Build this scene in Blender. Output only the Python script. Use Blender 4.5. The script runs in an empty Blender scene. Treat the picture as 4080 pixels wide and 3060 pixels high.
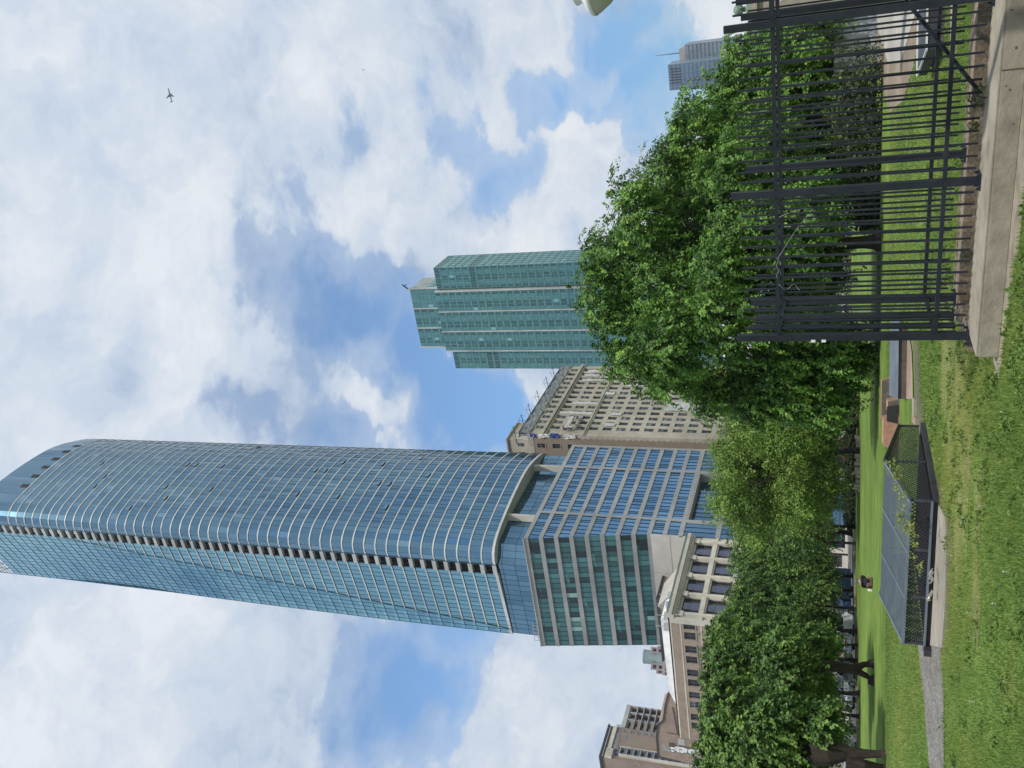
import bpy, bmesh, math, random
import numpy as np
from mathutils import Vector, Matrix
R_ = random.Random(7)
NP = np.random.default_rng(11)
DT = bpy.data
SC = bpy.context.scene
COL = SC.collection
rad = math.radians

# ------------------------------------------------------------------ camera
FPX, EYE = 3500.0, 1.6
PIT, ROLL = math.atan(.372), .0098
FW = Vector((0, math.cos(PIT), math.sin(PIT)))
RT = Vector((1, 0, 0)); UPV = Vector((0, -math.sin(PIT), math.cos(PIT)))
UA = RT*math.cos(ROLL) + UPV*math.sin(ROLL)      # photo "up the page" (the phone was held on its side)
VA = RT*math.sin(ROLL) - UPV*math.cos(ROLL)      # photo "to the right" = towards the ground
CAMO = Vector((0, 0, EYE))
cd = DT.cameras.new('camera'); cam = DT.objects.new('camera', cd); COL.objects.link(cam)
m = Matrix((VA, UA, -FW)).transposed().to_4x4(); m.translation = CAMO
cam.matrix_world = m
cd.sensor_width = 36; cd.lens = 36*FPX/4080; cd.clip_start = .1; cd.clip_end = 6000
SC.camera = cam

def ray(px, py): return FW*FPX + UA*(3060-py-1530) + VA*(px-2040)
def jig(a): return (R_.random()-.5)*a
def gnd(px, py, z=0.0):
    d = ray(px, py); return CAMO + d*((z-EYE)/d.z)
def dist(px, py, D):
    d = ray(px, py); return CAMO + d*(D/math.hypot(d.x, d.y))

# ------------------------------------------------------------------ light
SUNV = Vector((.34*math.cos(rad(55)), -.94*math.cos(rad(55)), math.sin(rad(55)))).normalized()
sd = DT.lights.new('sun', 'SUN'); sd.energy = 3.9; sd.angle = rad(1.5); sd.color = (1, .95, .88)
so = DT.objects.new('sun', sd); COL.objects.link(so)
so.rotation_euler = SUNV.to_track_quat('Z', 'Y').to_euler()
SC.view_settings.view_transform = 'Standard'; SC.view_settings.look = 'None'
SC.view_settings.exposure = 0.0; SC.view_settings.gamma = 1
SC.cycles.max_bounces = 8; SC.cycles.transparent_max_bounces = 12
SC.cycles.use_denoising = True

W = DT.worlds.new('World'); SC.world = W; W.use_nodes = True
nt = W.node_tree; nt.nodes.clear()
def N(t, nt=nt, **k):
    n = nt.nodes.new(t)
    for a, b in k.items(): setattr(n, a, b)
    return n
def L(a, b, nt=nt): nt.links.new(a, b)
def math_(op, a, b=None, nt=nt, clamp=False):
    n = nt.nodes.new('ShaderNodeMath'); n.operation = op; n.use_clamp = clamp
    for i, x in enumerate((a, b)):
        if x is None: continue
        if isinstance(x, (int, float)): n.inputs[i].default_value = x
        else: nt.links.new(x, n.inputs[i])
    return n.outputs[0]
def smooth(x, a, b, c=0., d=1., nt=nt, kind='SMOOTHSTEP'):
    n = nt.nodes.new('ShaderNodeMapRange'); n.interpolation_type = kind
    for i, v in enumerate((x, a, b, c, d)):
        if isinstance(v, (int, float)): n.inputs[i].default_value = v
        else: nt.links.new(v, n.inputs[i])
    return n.outputs[0]
sky = N('ShaderNodeTexSky', sky_type='NISHITA', sun_disc=False)
sky.sun_elevation = rad(55); sky.sun_rotation = math.atan2(SUNV.x, SUNV.y)
sky.air_density = 1.0; sky.dust_density = .6; sky.ozone_density = 2.0
tc = N('ShaderNodeTexCoord')
mp = N('ShaderNodeMapping'); mp.inputs['Scale'].default_value = (1, 1, 1.8); L(tc.outputs['Generated'], mp.inputs[0])
def noise(scale, det, rough, vec, off=0, nt=nt, dist_=0.):
    n = nt.nodes.new('ShaderNodeTexNoise'); n.noise_dimensions = '4D'
    n.inputs['W'].default_value = off; n.inputs['Scale'].default_value = scale
    n.inputs['Detail'].default_value = det; n.inputs['Roughness'].default_value = rough
    n.inputs['Distortion'].default_value = dist_
    nt.links.new(vec, n.inputs['Vector']); return n
# ragged direction for the cloud edges
nw = noise(5, 6, .6, mp.outputs[0], 3.1)
vs = N('ShaderNodeVectorMath', operation='SUBTRACT'); L(nw.outputs['Color'], vs.inputs[0]); vs.inputs[1].default_value = (.5, .5, .5)
vm = N('ShaderNodeVectorMath', operation='SCALE'); L(vs.outputs[0], vm.inputs[0]); vm.inputs['Scale'].default_value = .22
va = N('ShaderNodeVectorMath', operation='ADD'); L(tc.outputs['Generated'], va.inputs[0]); L(vm.outputs[0], va.inputs[1])
vn = N('ShaderNodeVectorMath', operation='NORMALIZE'); L(va.outputs[0], vn.inputs[0])
base = noise(4.2, 8, .58, mp.outputs[0], 1.7).outputs['Fac']
b2_ = noise(15, 7, .62, mp.outputs[0], 6.6).outputs['Fac']
acc = math_('ADD', math_('MULTIPLY', base, 1.5), math_('MULTIPLY', math_('SUBTRACT', b2_, .5), 1.3))
acc = math_('ADD', acc, .12)
# openings (negative) and heaped clouds (positive): directions in the sky
SKY = [(1370,640,150,-.30),(1150,920,190,-.30),(1290,1130,200,-.46),(1520,1280,240,-.72),(1680,1500,200,-.75),(1830,1700,230,-.8),
 (1330,1700,110,-.55),(960,1640,110,-.4),(1500,2660,210,-.55),(1760,2640,210,-.55),(1620,2880,200,-.55),(1930,2500,130,-.35),(1900,1650,150,-.7),
 (2170,370,120,-.62),(2090,700,130,-.5),(2320,280,110,-.6),(2440,400,80,-.45),(2580,120,170,-.8),(2700,330,170,-.75),(2540,30,90,-.6),
 (2330,60,60,-.35),(1900,640,170,-.3),(1840,500,110,-.25),(2600,560,90,-.4),(2400,980,60,.1),(2000,1020,100,-.1),
 (2500,450,55,.35),(2470,250,60,.35),(2420,560,110,.6),(2330,720,170,.55),(2140,900,130,.4),(2330,480,70,.3),(2480,700,90,.45),
 (2130,130,170,.35),(1700,950,110,.4),(1450,750,110,.35),(1420,1480,140,.3),(1350,1010,80,.2),(1500,1600,80,.2),
 (2200,2750,280,.35),(2250,2480,150,.3),(1700,2860,60,.3),(500,500,600,.35),(500,1500,400,.3),(300,2700,500,.35),(1000,2800,300,.3),
 (600,120,150,.2),(1200,100,260,.25),(2010,380,100,.3)]
for px, py, r, w in SKY:
    d = ray(px, py).normalized()
    vd = N('ShaderNodeVectorMath', operation='DOT_PRODUCT'); L(vn.outputs[0], vd.inputs[0]); vd.inputs[1].default_value = d
    a = r/FPX
    acc = math_('ADD', acc, smooth(vd.outputs['Value'], math.cos(a*1.45), math.cos(a*.15), 0., w))
mask = smooth(acc, .30, .86)
thin = smooth(acc, -.35, .62, 0.0, .5)
mask = math_('MAXIMUM', mask, thin)
sh1 = noise(9, 9, .64, vn.outputs[0], 8.3).outputs['Fac']
sh2 = noise(2.6, 4, .5, mp.outputs[0], 5.5).outputs['Fac']
shade = math_('ADD', math_('MULTIPLY', sh1, .75), math_('MULTIPLY', sh2, .40))
shade = math_('ADD', shade, smooth(acc, .6, 1.3, 0, .10))
cr = N('ShaderNodeValToRGB'); L(shade, cr.inputs[0])
e = cr.color_ramp.elements
e[0].position = .42; e[0].color = (.37, .48, .67, 1)
e[1].position = .76; e[1].color = (.90, .94, .985, 1)
k = e.new(.57); k.color = (.62, .72, .86, 1)
ccol = N('ShaderNodeVectorMath', operation='SCALE'); L(cr.outputs[0], ccol.inputs[0]); ccol.inputs['Scale'].default_value = 6.55
blue = N('ShaderNodeMix', data_type='RGBA', blend_type='MULTIPLY'); blue.inputs['Factor'].default_value = 1
L(sky.outputs[0], blue.inputs['A']); blue.inputs['B'].default_value = (1.05, 1.34, 1.46, 1)
sz = N('ShaderNodeSeparateXYZ'); L(tc.outputs['Generated'], sz.inputs[0])
low = N('ShaderNodeVectorMath', operation='SCALE'); L(blue.outputs['Result'], low.inputs[0]); L(smooth(sz.outputs['Z'], .02, .42, .50, 1.0), low.inputs['Scale'])
mx = N('ShaderNodeMix', data_type='RGBA'); L(mask, mx.inputs['Factor'])
L(low.outputs[0], mx.inputs['A']); L(ccol.outputs[0], mx.inputs['B'])
bg = N('ShaderNodeBackground'); L(mx.outputs['Result'], bg.inputs[0]); bg.inputs[1].default_value = .14
wo = N('ShaderNodeOutputWorld'); L(bg.outputs[0], wo.inputs[0])

# ------------------------------------------------------------------ materials
def pmat(name, col, rough=.7, metal=0., spec=.5):
    mt = DT.materials.new(name); mt.use_nodes = True
    b = mt.node_tree.nodes['Principled BSDF']
    b.inputs['Base Color'].default_value = (*col, 1); b.inputs['Roughness'].default_value = rough
    b.inputs['Metallic'].default_value = metal; b.inputs['Specular IOR Level'].default_value = spec
    return mt, mt.node_tree, b
def nmat(name, c1, c2, scale=3., rough=.8, metal=0., bump=.0, det=6, c3=None, bscale=None, spec=.4, lo=.3, hi=.7, stretch=(1,1,1)):
    mt, t, b = pmat(name, c1, rough, metal, spec)
    g = t.nodes.new('ShaderNodeNewGeometry'); mpn = t.nodes.new('ShaderNodeMapping'); mpn.inputs['Scale'].default_value = stretch
    t.links.new(g.outputs['Position'], mpn.inputs[0]); v = mpn.outputs[0]
    n = noise(scale, det, .6, v, 0, t)
    r = t.nodes.new('ShaderNodeValToRGB'); t.links.new(n.outputs['Fac'], r.inputs[0])
    e = r.color_ramp.elements; e[0].position = lo; e[0].color = (*c1, 1); e[1].position = hi; e[1].color = (*c2, 1)
    if c3: q = e.new((lo+hi)/2); q.color = (*c3, 1)
    n2 = noise(scale*.13, 3, .5, v, 4, t)
    mxn = t.nodes.new('ShaderNodeMix'); mxn.data_type = 'RGBA'; mxn.blend_type = 'MULTIPLY'; mxn.inputs['Factor'].default_value = 1
    s = smooth(n2.outputs['Fac'], .3, .7, .78, 1.12, t)
    cb = t.nodes.new('ShaderNodeCombineColor')
    for i in range(3): t.links.new(s, cb.inputs[i])
    t.links.new(r.outputs[0], mxn.inputs['A']); t.links.new(cb.outputs[0], mxn.inputs['B'])
    t.links.new(mxn.outputs['Result'], b.inputs['Base Color'])
    if bump:
        n3 = noise(bscale or scale*4, 5, .6, v, 2, t)
        bp = t.nodes.new('ShaderNodeBump'); bp.inputs['Strength'].default_value = bump; bp.inputs['Distance'].default_value = .02
        t.links.new(n3.outputs['Fac'], bp.inputs['Height']); t.links.new(bp.outputs[0], b.inputs['Normal'])
    return mt
def attr_glass(name, stops, metal=.85, rough=.06, tint_attr='tint'):
    """reflective panes, every pane its own tint"""
    mt, t, b = pmat(name, (0, 0, 0), rough, metal, .8)
    a = t.nodes.new('ShaderNodeAttribute'); a.attribute_name = tint_attr
    r = t.nodes.new('ShaderNodeValToRGB'); t.links.new(a.outputs['Fac'], r.inputs[0])
    el = r.color_ramp.elements
    el[0].position = stops[0][0]; el[0].color = (*stops[0][1], 1); el[1].position = stops[-1][0]; el[1].color = (*stops[-1][1], 1)
    for p_, c_ in stops[1:-1]: q = el.new(p_); q.color = (*c_, 1)
    t.links.new(r.outputs[0], b.inputs['Base Color']); return mt
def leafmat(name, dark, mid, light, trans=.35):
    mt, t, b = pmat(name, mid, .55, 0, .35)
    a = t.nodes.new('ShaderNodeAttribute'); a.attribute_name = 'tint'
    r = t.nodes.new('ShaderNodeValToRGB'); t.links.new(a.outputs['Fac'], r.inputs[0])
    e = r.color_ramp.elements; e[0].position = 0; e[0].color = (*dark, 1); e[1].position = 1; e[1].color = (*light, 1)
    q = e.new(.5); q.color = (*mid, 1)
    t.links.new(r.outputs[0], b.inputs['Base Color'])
    tr = t.nodes.new('ShaderNodeBsdfTranslucent'); t.links.new(r.outputs[0], tr.inputs[0])
    ms = t.nodes.new('ShaderNodeMixShader'); ms.inputs[0].default_value = trans
    t.links.new(b.outputs[0], ms.inputs[1]); t.links.new(tr.outputs[0], ms.inputs[2])
    t.links.new(ms.outputs[0], t.nodes['Material Output'].inputs[0]); return mt
def brick(name, c1, c2, mortar, sx=1., rough=.9, stain=(.16,.1,.07)):
    mt, t, b = pmat(name, c1, rough, 0, .3)
    tcn = t.nodes.new('ShaderNodeUVMap')
    br = t.nodes.new('ShaderNodeTexBrick'); t.links.new(tcn.outputs[0], br.inputs[0])
    br.inputs['Color1'].default_value = (*c1, 1); br.inputs['Color2'].default_value = (*c2, 1); br.inputs['Mortar'].default_value = (*mortar, 1)
    br.inputs['Scale'].default_value = sx; br.inputs['Brick Width'].default_value = .8; br.inputs['Row Height'].default_value = .3; br.inputs['Mortar Size'].default_value = .04
    g = t.nodes.new('ShaderNodeNewGeometry')
    n = noise(.35, 6, .65, g.outputs['Position'], 1, t); mpn = smooth(n.outputs['Fac'], .42, .68, 0, .55, t)
    n2 = noise(2.5, 5, .7, g.outputs['Position'], 7, t)
    f = math_('MULTIPLY', mpn, n2.outputs['Fac'], t); f = math_('MULTIPLY', f, 1.8, t, True)
    mxn = t.nodes.new('ShaderNodeMix'); mxn.data_type = 'RGBA'; t.links.new(f, mxn.inputs['Factor'])
    t.links.new(br.outputs[0], mxn.inputs['A']); mxn.inputs['B'].default_value = (*stain, 1)
    t.links.new(mxn.outputs['Result'], b.inputs['Base Color']); return mt

M = {}
M['lawn'] = nmat('lawn_grass', (.080, .150, .030), (.215, .235, .062), .9, .95, 0, .5, 9, (.125, .195, .040), 30, .1, .34, .70)
M['asphalt'] = nmat('asphalt', (.045, .047, .05), (.07, .07, .072), 6, .9, 0, .3)
M['paving'] = nmat('paving_concrete', (.33, .31, .27), (.42, .40, .36), 2, .9, 0, .3)
M['dirt'] = nmat('packed_dirt', (.16, .125, .09), (.30, .25, .19), 2.5, .95, 0, .8, 8)
M['gravel'] = nmat('gravel', (.085, .08, .07), (.29, .27, .235), 26, .9, 0, 1, 10, (.18, .17, .155), lo=.35, hi=.62, stretch=(1, .35, 1))
M['soilc'] = nmat('dusty_concrete_apron', (.15, .13, .09), (.34, .30, .23), 3.5, .95, 0, .8, 10, (.27, .24, .18))
M['mulch'] = nmat('mulch', (.05, .045, .035), (.20, .17, .12), 18, .95, 0, 1, 8)
M['curbc'] = nmat('weathered_concrete', (.17, .152, .115), (.33, .30, .238), 2.6, .9, 0, .7, 10, (.265, .24, .185))
M['pebble'] = nmat('pebble_concrete', (.16, .12, .08), (.42, .36, .28), 30, .95, 0, 1, 6, (.26, .2, .145))
M['slabc'] = nmat('pale_concrete', (.22, .195, .155), (.32, .29, .24), 4, .9, 0, .3, 8)
M['brownc'] = nmat('brown_concrete', (.22, .16, .12), (.33, .25, .19), 4, .9, 0, .3, 8)
M['iron'] = nmat('black_fence_paint', (.009, .014, .022), (.022, .026, .034), 7, .55, .0, .12, 5, spec=.3)
M['steel'] = nmat('dark_steel', (.035, .04, .05), (.07, .075, .085), 8, .5, .4, .1)
M['greysheet'] = nmat('grey_sheet_metal', (.11, .14, .17), (.17, .205, .24), 3, .55, .2)
M['rust'] = nmat('rusty_orange_steel', (.27, .13, .08), (.40, .24, .17), 5, .85, 0, .3, 7)
M['rustdark'] = nmat('dark_rusted_steel', (.05, .045, .04), (.11, .09, .07), 8, .8, 0, .3)
M['ledge'] = nmat('shadow_toned_ledge', (.022, .022, .03), (.05, .048, .055), 6, .7)  # near-black tone paints in the shadow below the vent's overhang
M['white'] = nmat('white_paint', (.66, .67, .68), (.78, .78, .78), 2, .5)
M['tband'] = nmat('tower_floor_band', (.44, .45, .44), (.53, .54, .53), .6, .5)
M['pband'] = nmat('podium_panel', (.26, .265, .265), (.33, .335, .335), .5, .55)
M['pierw'] = nmat('pale_pier_panel', (.36, .38, .38), (.44, .46, .46), 1, .6)
M['mull'] = nmat('dark_mullion', (.015, .045, .075), (.025, .06, .095), 1, .4, .3)
M['gmull'] = nmat('green_mullion', (.07, .16, .16), (.11, .22, .21), 1, .5, .3)
M['blank'] = nmat('beige_panel', (.40, .385, .35), (.48, .46, .42), .4, .8)
M['dark'] = nmat('dark_recess', (.010, .010, .014), (.03, .026, .028), .8, .7)  # near-black colour carries the shade inside slots, openings and pits
M['soffit'] = nmat('grey_soffit', (.30, .33, .34), (.40, .42, .42), .5, .6)
M['tglass'] = attr_glass('tower_glass', [(0, (.09, .18, .25)), (.45, (.145, .27, .365)), (.8, (.20, .335, .435)), (1, (.29, .45, .55))], .9, .07)
M['tglass2'] = attr_glass('tower_side_glass', [(0, (.11, .24, .32)), (.5, (.17, .35, .44)), (1, (.29, .55, .63))], .9, .08)
M['pglass'] = attr_glass('podium_glass', [(0, (.10, .20, .32)), (.5, (.17, .33, .50)), (1, (.28, .46, .62))], .9, .05)
M['sglass'] = attr_glass('podium_south_glass', [(0, (.020, .032, .036)), (.25, (.05, .125, .135)), (.7, (.075, .20, .205)), (.94, (.11, .28, .26)), (1, (.38, .50, .46))], .0, .12)
M['sglass'].node_tree.nodes['Principled BSDF'].inputs['Specular IOR Level'].default_value = .25
M['lowglass'] = attr_glass('storefront_glass', [(0, (.02, .03, .04)), (.3, (.08, .15, .22)), (.6, (.17, .33, .50))], .85, .08)
M['oglass'] = attr_glass('ornate_window_glass', [(0, (.10, .105, .14)), (.5, (.15, .155, .20)), (1, (.22, .23, .28))], .8, .08)
M['gglass'] = attr_glass('green_tower_glass', [(0, (.05, .13, .13)), (.35, (.10, .25, .24)), (.75, (.19, .42, .39)), (1, (.38, .66, .60))], .8, .12)
M['wglass'] = attr_glass('window_glass', [(0, (.015, .018, .024)), (.5, (.05, .07, .09)), (1, (.30, .36, .36))], .5, .08)
M['wframe'] = nmat('window_frame', (.05, .05, .055), (.09, .09, .09), 3, .6)
M['limestone'] = nmat('cream_limestone', (.34, .31, .255), (.45, .41, .34), .8, .85, 0, .1, 8)
M['terracotta'] = nmat('cream_terracotta', (.44, .42, .36), (.58, .55, .47), .7, .6, 0, .1, 8)
M['brick1'] = brick('brown_brick', (.22, .175, .135), (.29, .23, .18), (.30, .26, .22), 1.6)
M['brick2'] = brick('tan_brick', (.22, .175, .14), (.27, .215, .17), (.29, .25, .2), 1.6, stain=(.2, .145, .11))
M['brick3'] = brick('reddish_brick', (.22, .165, .135), (.27, .205, .17), (.28, .24, .2), 1.4, stain=(.15, .115, .09))
M['tarp'] = nmat('grey_tarp', (.15, .165, .175), (.22, .235, .245), 1.5, .7, 0, .6)
M['plastic'] = nmat('pale_plastic_sheet', (.42, .42, .41), (.58, .58, .56), 3, .4, 0, .5)
M['bluetarp'] = nmat('blue_tarp', (.01, .03, .20), (.02, .06, .32), 3, .5)
M['farglass'] = nmat('far_blue_glass', (.10, .15, .22), (.16, .22, .31), .08, .3, .3)
M['farglass2'] = nmat('far_grey_facade', (.17, .21, .26), (.25, .29, .34), .08, .4, .2)
M['farstone'] = nmat('far_stone', (.28, .26, .24), (.38, .35, .32), .1, .9)
M['pinkstone'] = nmat('pinkish_stone', (.22, .19, .2), (.30, .26, .27), .3, .9)
M['tealmetal'] = nmat('weathered_copper_panel', (.17, .24, .26), (.24, .31, .32), .3, .6)
M['bark'] = nmat('bark', (.016, .011, .009), (.055, .040, .033), 9, .95, 0, 1, 8, stretch=(1, 1, .3))
M['leafA'] = leafmat('elm_leaves', (.022, .060, .014), (.100, .215, .034), (.24, .41, .068), .22)
M['leafB'] = leafmat('locust_leaves', (.07, .14, .024), (.175, .285, .050), (.35, .47, .11), .40)
M['leafC'] = leafmat('deep_green_leaves', (.018, .048, .014), (.090, .180, .036), (.24, .37, .075), .24)
M['leafD'] = leafmat('shrub_leaves', (.018, .034, .016), (.07, .10, .04), (.22, .22, .11), .3)
M['grassb'] = leafmat('grass_blades', (.085, .165, .036), (.185, .275, .060), (.40, .40, .12), .40)
M['stone'] = nmat('grey_ashlar', (.30, .32, .33), (.42, .44, .44), 1.5, .85, 0, .2)
M['lampglass'] = nmat('frosted_globe', (.50, .47, .45), (.60, .57, .55), 3, .5)
M['lampmetal'] = nmat('pale_cast_metal', (.58, .59, .57), (.70, .70, .67), 6, .45)
M['verdi'] = nmat('verdigris', (.10, .17, .14), (.20, .28, .22), 12, .6)
M['cloth'] = nmat('dark_cloth', (.010, .012, .018), (.025, .025, .03), 8, .9)
M['trouser'] = nmat('mauve_cloth', (.13, .08, .08), (.18, .11, .10), 8, .9)
M['skin'] = pmat('skin', (.36, .2, .14), .6)[0]
M['cap'] = nmat('grey_cap_cloth', (.06, .10, .12), (.09, .13, .15), 8, .9)
M['paper'] = nmat('white_paper', (.62, .64, .66), (.78, .78, .78), 10, .7)
M['yellow'] = nmat('yellow_paper', (.6, .58, .3), (.7, .66, .4), 10, .7)
M['tyre'] = pmat('tyre_rubber', (.012, .012, .013), .8)[0]
M['rim'] = pmat('wheel_rim', (.3, .31, .32), .35, .8)[0]
M['carglass'] = pmat('car_glass', (.02, .03, .04), .06, .3, .8)[0]
M['redlamp'] = pmat('red_lens', (.45, .02, .02), .3)[0]
M['headlamp'] = pmat('headlight_lens', (.6, .62, .65), .15)[0]
for nme, c in (('car_white', (.7, .72, .74)), ('car_silver', (.32, .35, .38)), ('car_blue', (.03, .10, .24)), ('car_black', (.015, .016, .02)), ('car_red', (.3, .02, .02)), ('van_blue', (.04, .10, .17))):
    M[nme] = pmat(nme+'_paint', c, .25, .2, .6)[0]
# mesh panels: real holes through a fine diamond lattice
def perforated(name, col, pitch, hole):
    mt, t, b = pmat(name, col, .6, .3)
    g = t.nodes.new('ShaderNodeUVMap')
    sp = t.nodes.new('ShaderNodeSeparateXYZ'); t.links.new(g.outputs[0], sp.inputs[0])
    k = math.pi/pitch
    a = math_('SINE', math_('MULTIPLY', math_('ADD', sp.outputs[0], sp.outputs[1], t), k, t), None, t)
    c = math_('SINE', math_('MULTIPLY', math_('SUBTRACT', sp.outputs[0], sp.outputs[1], t), k, t), None, t)
    h = math_('GREATER_THAN', math_('MULTIPLY', math_('ABSOLUTE', a, None, t), math_('ABSOLUTE', c, None, t), t), hole, t)
    tr = t.nodes.new('ShaderNodeBsdfTransparent'); ms = t.nodes.new('ShaderNodeMixShader')
    t.links.new(h, ms.inputs[0]); t.links.new(b.outputs[0], ms.inputs[1]); t.links.new(tr.outputs[0], ms.inputs[2])
    t.links.new(ms.outputs[0], t.nodes['Material Output'].inputs[0]); return mt
M['meshtop'] = perforated('perforated_grey_sheet', (.075, .095, .12), .05, .66)
M['meshside'] = perforated('expanded_dark_mesh', (.03, .03, .038), .07, .50)

# ------------------------------------------------------------------ mesh helpers
class MB:
    def __init__(s): s.v = []; s.f = []; s.m = []; s.t = []; s.uv = []
    def quad(s, a, b, c, d, mi=0, tint=.5, uv=None):
        n = len(s.v); s.v += [tuple(a), tuple(b), tuple(c), tuple(d)]; s.f.append((n, n+1, n+2, n+3)); s.m.append(mi); s.t.append(tint)
        if uv is None:
            a, b, d = Vector(a), Vector(b), Vector(d); w = (b-a).length; h = (d-a).length
            uv = ((0, 0), (w, 0), (w, h), (0, h))
        s.uv += list(uv)
    def poly(s, pts, mi=0, tint=.5):
        n = len(s.v); s.v += [tuple(p) for p in pts]; s.f.append(tuple(range(n, n+len(pts)))); s.m.append(mi); s.t.append(tint)
        s.uv += [(p[0], p[1]) for p in pts]
    def box(s, o, x, y, z, mi=0, tint=.5):
        """corner o, edge vectors x, y, z"""
        o, x, y, z = Vector(o), Vector(x), Vector(y), Vector(z)
        if x.cross(y).dot(z) < 0: o = o+x; x = -x
        c = [o, o+x, o+x+y, o+y, o+z, o+x+z, o+x+y+z, o+y+z]
        for q in ((3, 2, 1, 0), (4, 5, 6, 7), (0, 1, 5, 4), (1, 2, 6, 5), (2, 3, 7, 6), (3, 0, 4, 7)): s.quad(*[c[i] for i in q], mi, tint)
    def bar(s, a, b, w, h=None, mi=0, up=None):
        a, b = Vector(a), Vector(b); h = h or w; d = (b-a).normalized()
        up = Vector(up) if up else (Vector((0, 0, 1)) if abs(d.z) < .9 else Vector((0, 1, 0)))
        x = d.cross(up).normalized(); y = x.cross(d).normalized()
        s.box(a-x*w/2-y*h/2, x*w, y*h, b-a, mi)
    def tube(s, pts, rs, n=8, mi=0, cap=True):
        pts = [Vector(p) for p in pts]; rings = []
        for i, p in enumerate(pts):
            d = (pts[min(i+1, len(pts)-1)]-pts[max(i-1, 0)]).normalized()
            x = d.cross(Vector((0, 0, 1)) if abs(d.z) < .9 else Vector((0, 1, 0))).normalized(); y = d.cross(x)
            st = len(s.v)
            for k in range(n):
                a = 2*math.pi*k/n; s.v.append(tuple(p+(x*math.cos(a)+y*math.sin(a))*rs[i]))
            rings.append(st)
        for i in range(len(pts)-1):
            for k in range(n):
                q = (rings[i]+k, rings[i]+(k+1) % n, rings[i+1]+(k+1) % n, rings[i+1]+k)
                s.f.append(q); s.m.append(mi); s.t.append(.5); s.uv += [(0, 0)]*4
        if cap:
            for st, rv in ((rings[0], False), (rings[-1], True)):
                q = tuple(range(st, st+n)); s.f.append(q if rv else q[::-1]); s.m.append(mi); s.t.append(.5); s.uv += [(0, 0)]*n
    def lathe(s, o, prof, n=20, mi=0, axis=None):
        o = Vector(o); st = len(s.v)
        for r, z in prof:
            for k in range(n):
                a = 2*math.pi*k/n; s.v.append((o.x+r*math.cos(a), o.y+r*math.sin(a), o.z+z))
        for i in range(len(prof)-1):
            for k in range(n):
                s.f.append((st+i*n+k, st+i*n+(k+1) % n, st+(i+1)*n+(k+1) % n, st+(i+1)*n+k)); s.m.append(mi); s.t.append(.5); s.uv += [(0, 0)]*4
    def build(s, name, mats, parent=None, smooth_=False, **kw):
        me = DT.meshes.new(name); me.from_pydata(s.v, [], s.f)
        if not isinstance(mats, (list, tuple)): mats = [mats]
        for q in mats: me.materials.append(M[q])
        me.polygons.foreach_set('material_index', s.m)
        u = me.uv_layers.new(name='UVMap'); u.data.foreach_set('uv', [c for p in s.uv for c in p])
        at = me.attributes.new('tint', 'FLOAT', 'FACE'); at.data.foreach_set('value', s.t)
        if smooth_: me.polygons.foreach_set('use_smooth', [True]*len(s.f))
        me.update()
        o = DT.objects.new(name, me); COL.objects.link(o)
        if parent:
            o.parent = parent
            if parent.type == 'EMPTY': o.matrix_parent_inverse = Matrix.Translation(-parent.location)
        tag(o, **kw); return o
def tag(o, label=None, cat=None, group=None, kind=None):
    if label: o['label'] = label
    if cat: o['category'] = cat
    if group: o['group'] = group
    if kind: o['kind'] = kind
    return o
def thing(name, label, cat, group=None, loc=(0, 0, 0)):
    o = DT.objects.new(name, None); COL.objects.link(o); o.location = loc; o.empty_display_size = .5
    return tag(o, label, cat, group)
def copy_tree(o, parent=None):
    c = o.copy(); COL.objects.link(c)
    if parent: c.parent = parent
    for ch in list(o.children): copy_tree(ch, c)
    return c

# city grid: A runs along the avenue (to the right and away), B along the cross streets (to the left and away)
aa = ray(3360, -290); GA = Vector((aa.x, aa.y, 0)).normalized(); GB = Vector((-GA.y, GA.x, 0))
C0 = Vector((-33.99, 200.0, 0)); ZV = Vector((0, 0, 1))
def G(a, b, z=0.): return C0 + GA*a + GB*b + ZV*z

# ------------------------------------------------------------------ ground and roads
g_ = MB(); S = 2600
nx = 40
g_.quad((-S, -200, 0), (S, -200, 0), (S, S, 0), (-S, S, 0))
g_.build('lawn', 'lawn', kind='structure')
def sheet(name, pts, mat, z, kind='structure'):
    q = MB(); q.poly([(p[0], p[1], z) for p in pts], 0)
    me = q.build(name, mat, kind=kind); return me
sheet('road', [G(-320, -38), G(-320, -64), G(500, -64), G(500, -38)], 'asphalt', .006)
sheet('city_ground', [G(-320, -33.8), G(700, -33.8), G(700, 500), G(-320, 500)], 'paving', .002)
k_ = MB(); k_.box(G(-320, -64.3), GA*820, GB*.3, ZV*.14); k_.box(G(-320, -38), GA*820, GB*.3, ZV*.14); k_.build('kerb', 'slabc', kind='structure')
k_ = MB()
k_.box(G(-320, -37.7), GA*820, GB*4, ZV*.13); k_.build('pavement', 'paving', kind='structure')
k_ = MB()
for b_ in (-60.6, -57.2, -44.8, -41.4):
    for i in range(60): k_.poly([G(-200+i*6, b_-.07, .011), G(-197+i*6, b_-.07, .011), G(-197+i*6, b_+.07, .011), G(-200+i*6, b_+.07, .011)])
for b_ in (-51.15, -50.85): k_.poly([G(-320, b_-.06, .011), G(480, b_-.06, .011), G(480, b_+.06, .011), G(-320, b_+.06, .011)])
k_.build('road_markings', 'white', kind='structure')
def gp(pts): return [gnd(*p) for p in pts]
sheet('gravel_path', gp([(3655, 2540), (3752, 2540), (3763, 2750), (3764, 3100), (3768, 3300), (3712, 3300), (3704, 3060), (3680, 2750)]), 'gravel', .008)
sheet('mulch_strip', gp([(3640, 1345), (3656, 1345), (3672, 1560), (3700, 1800), (3750, 1960), (3796, 2080), (3800, 2250), (3790, 2480), (3776, 2590), (3740, 2590), (3745, 2080), (3716, 1960), (3664, 1730), (3650, 1560)]), 'mulch', .006)
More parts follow.
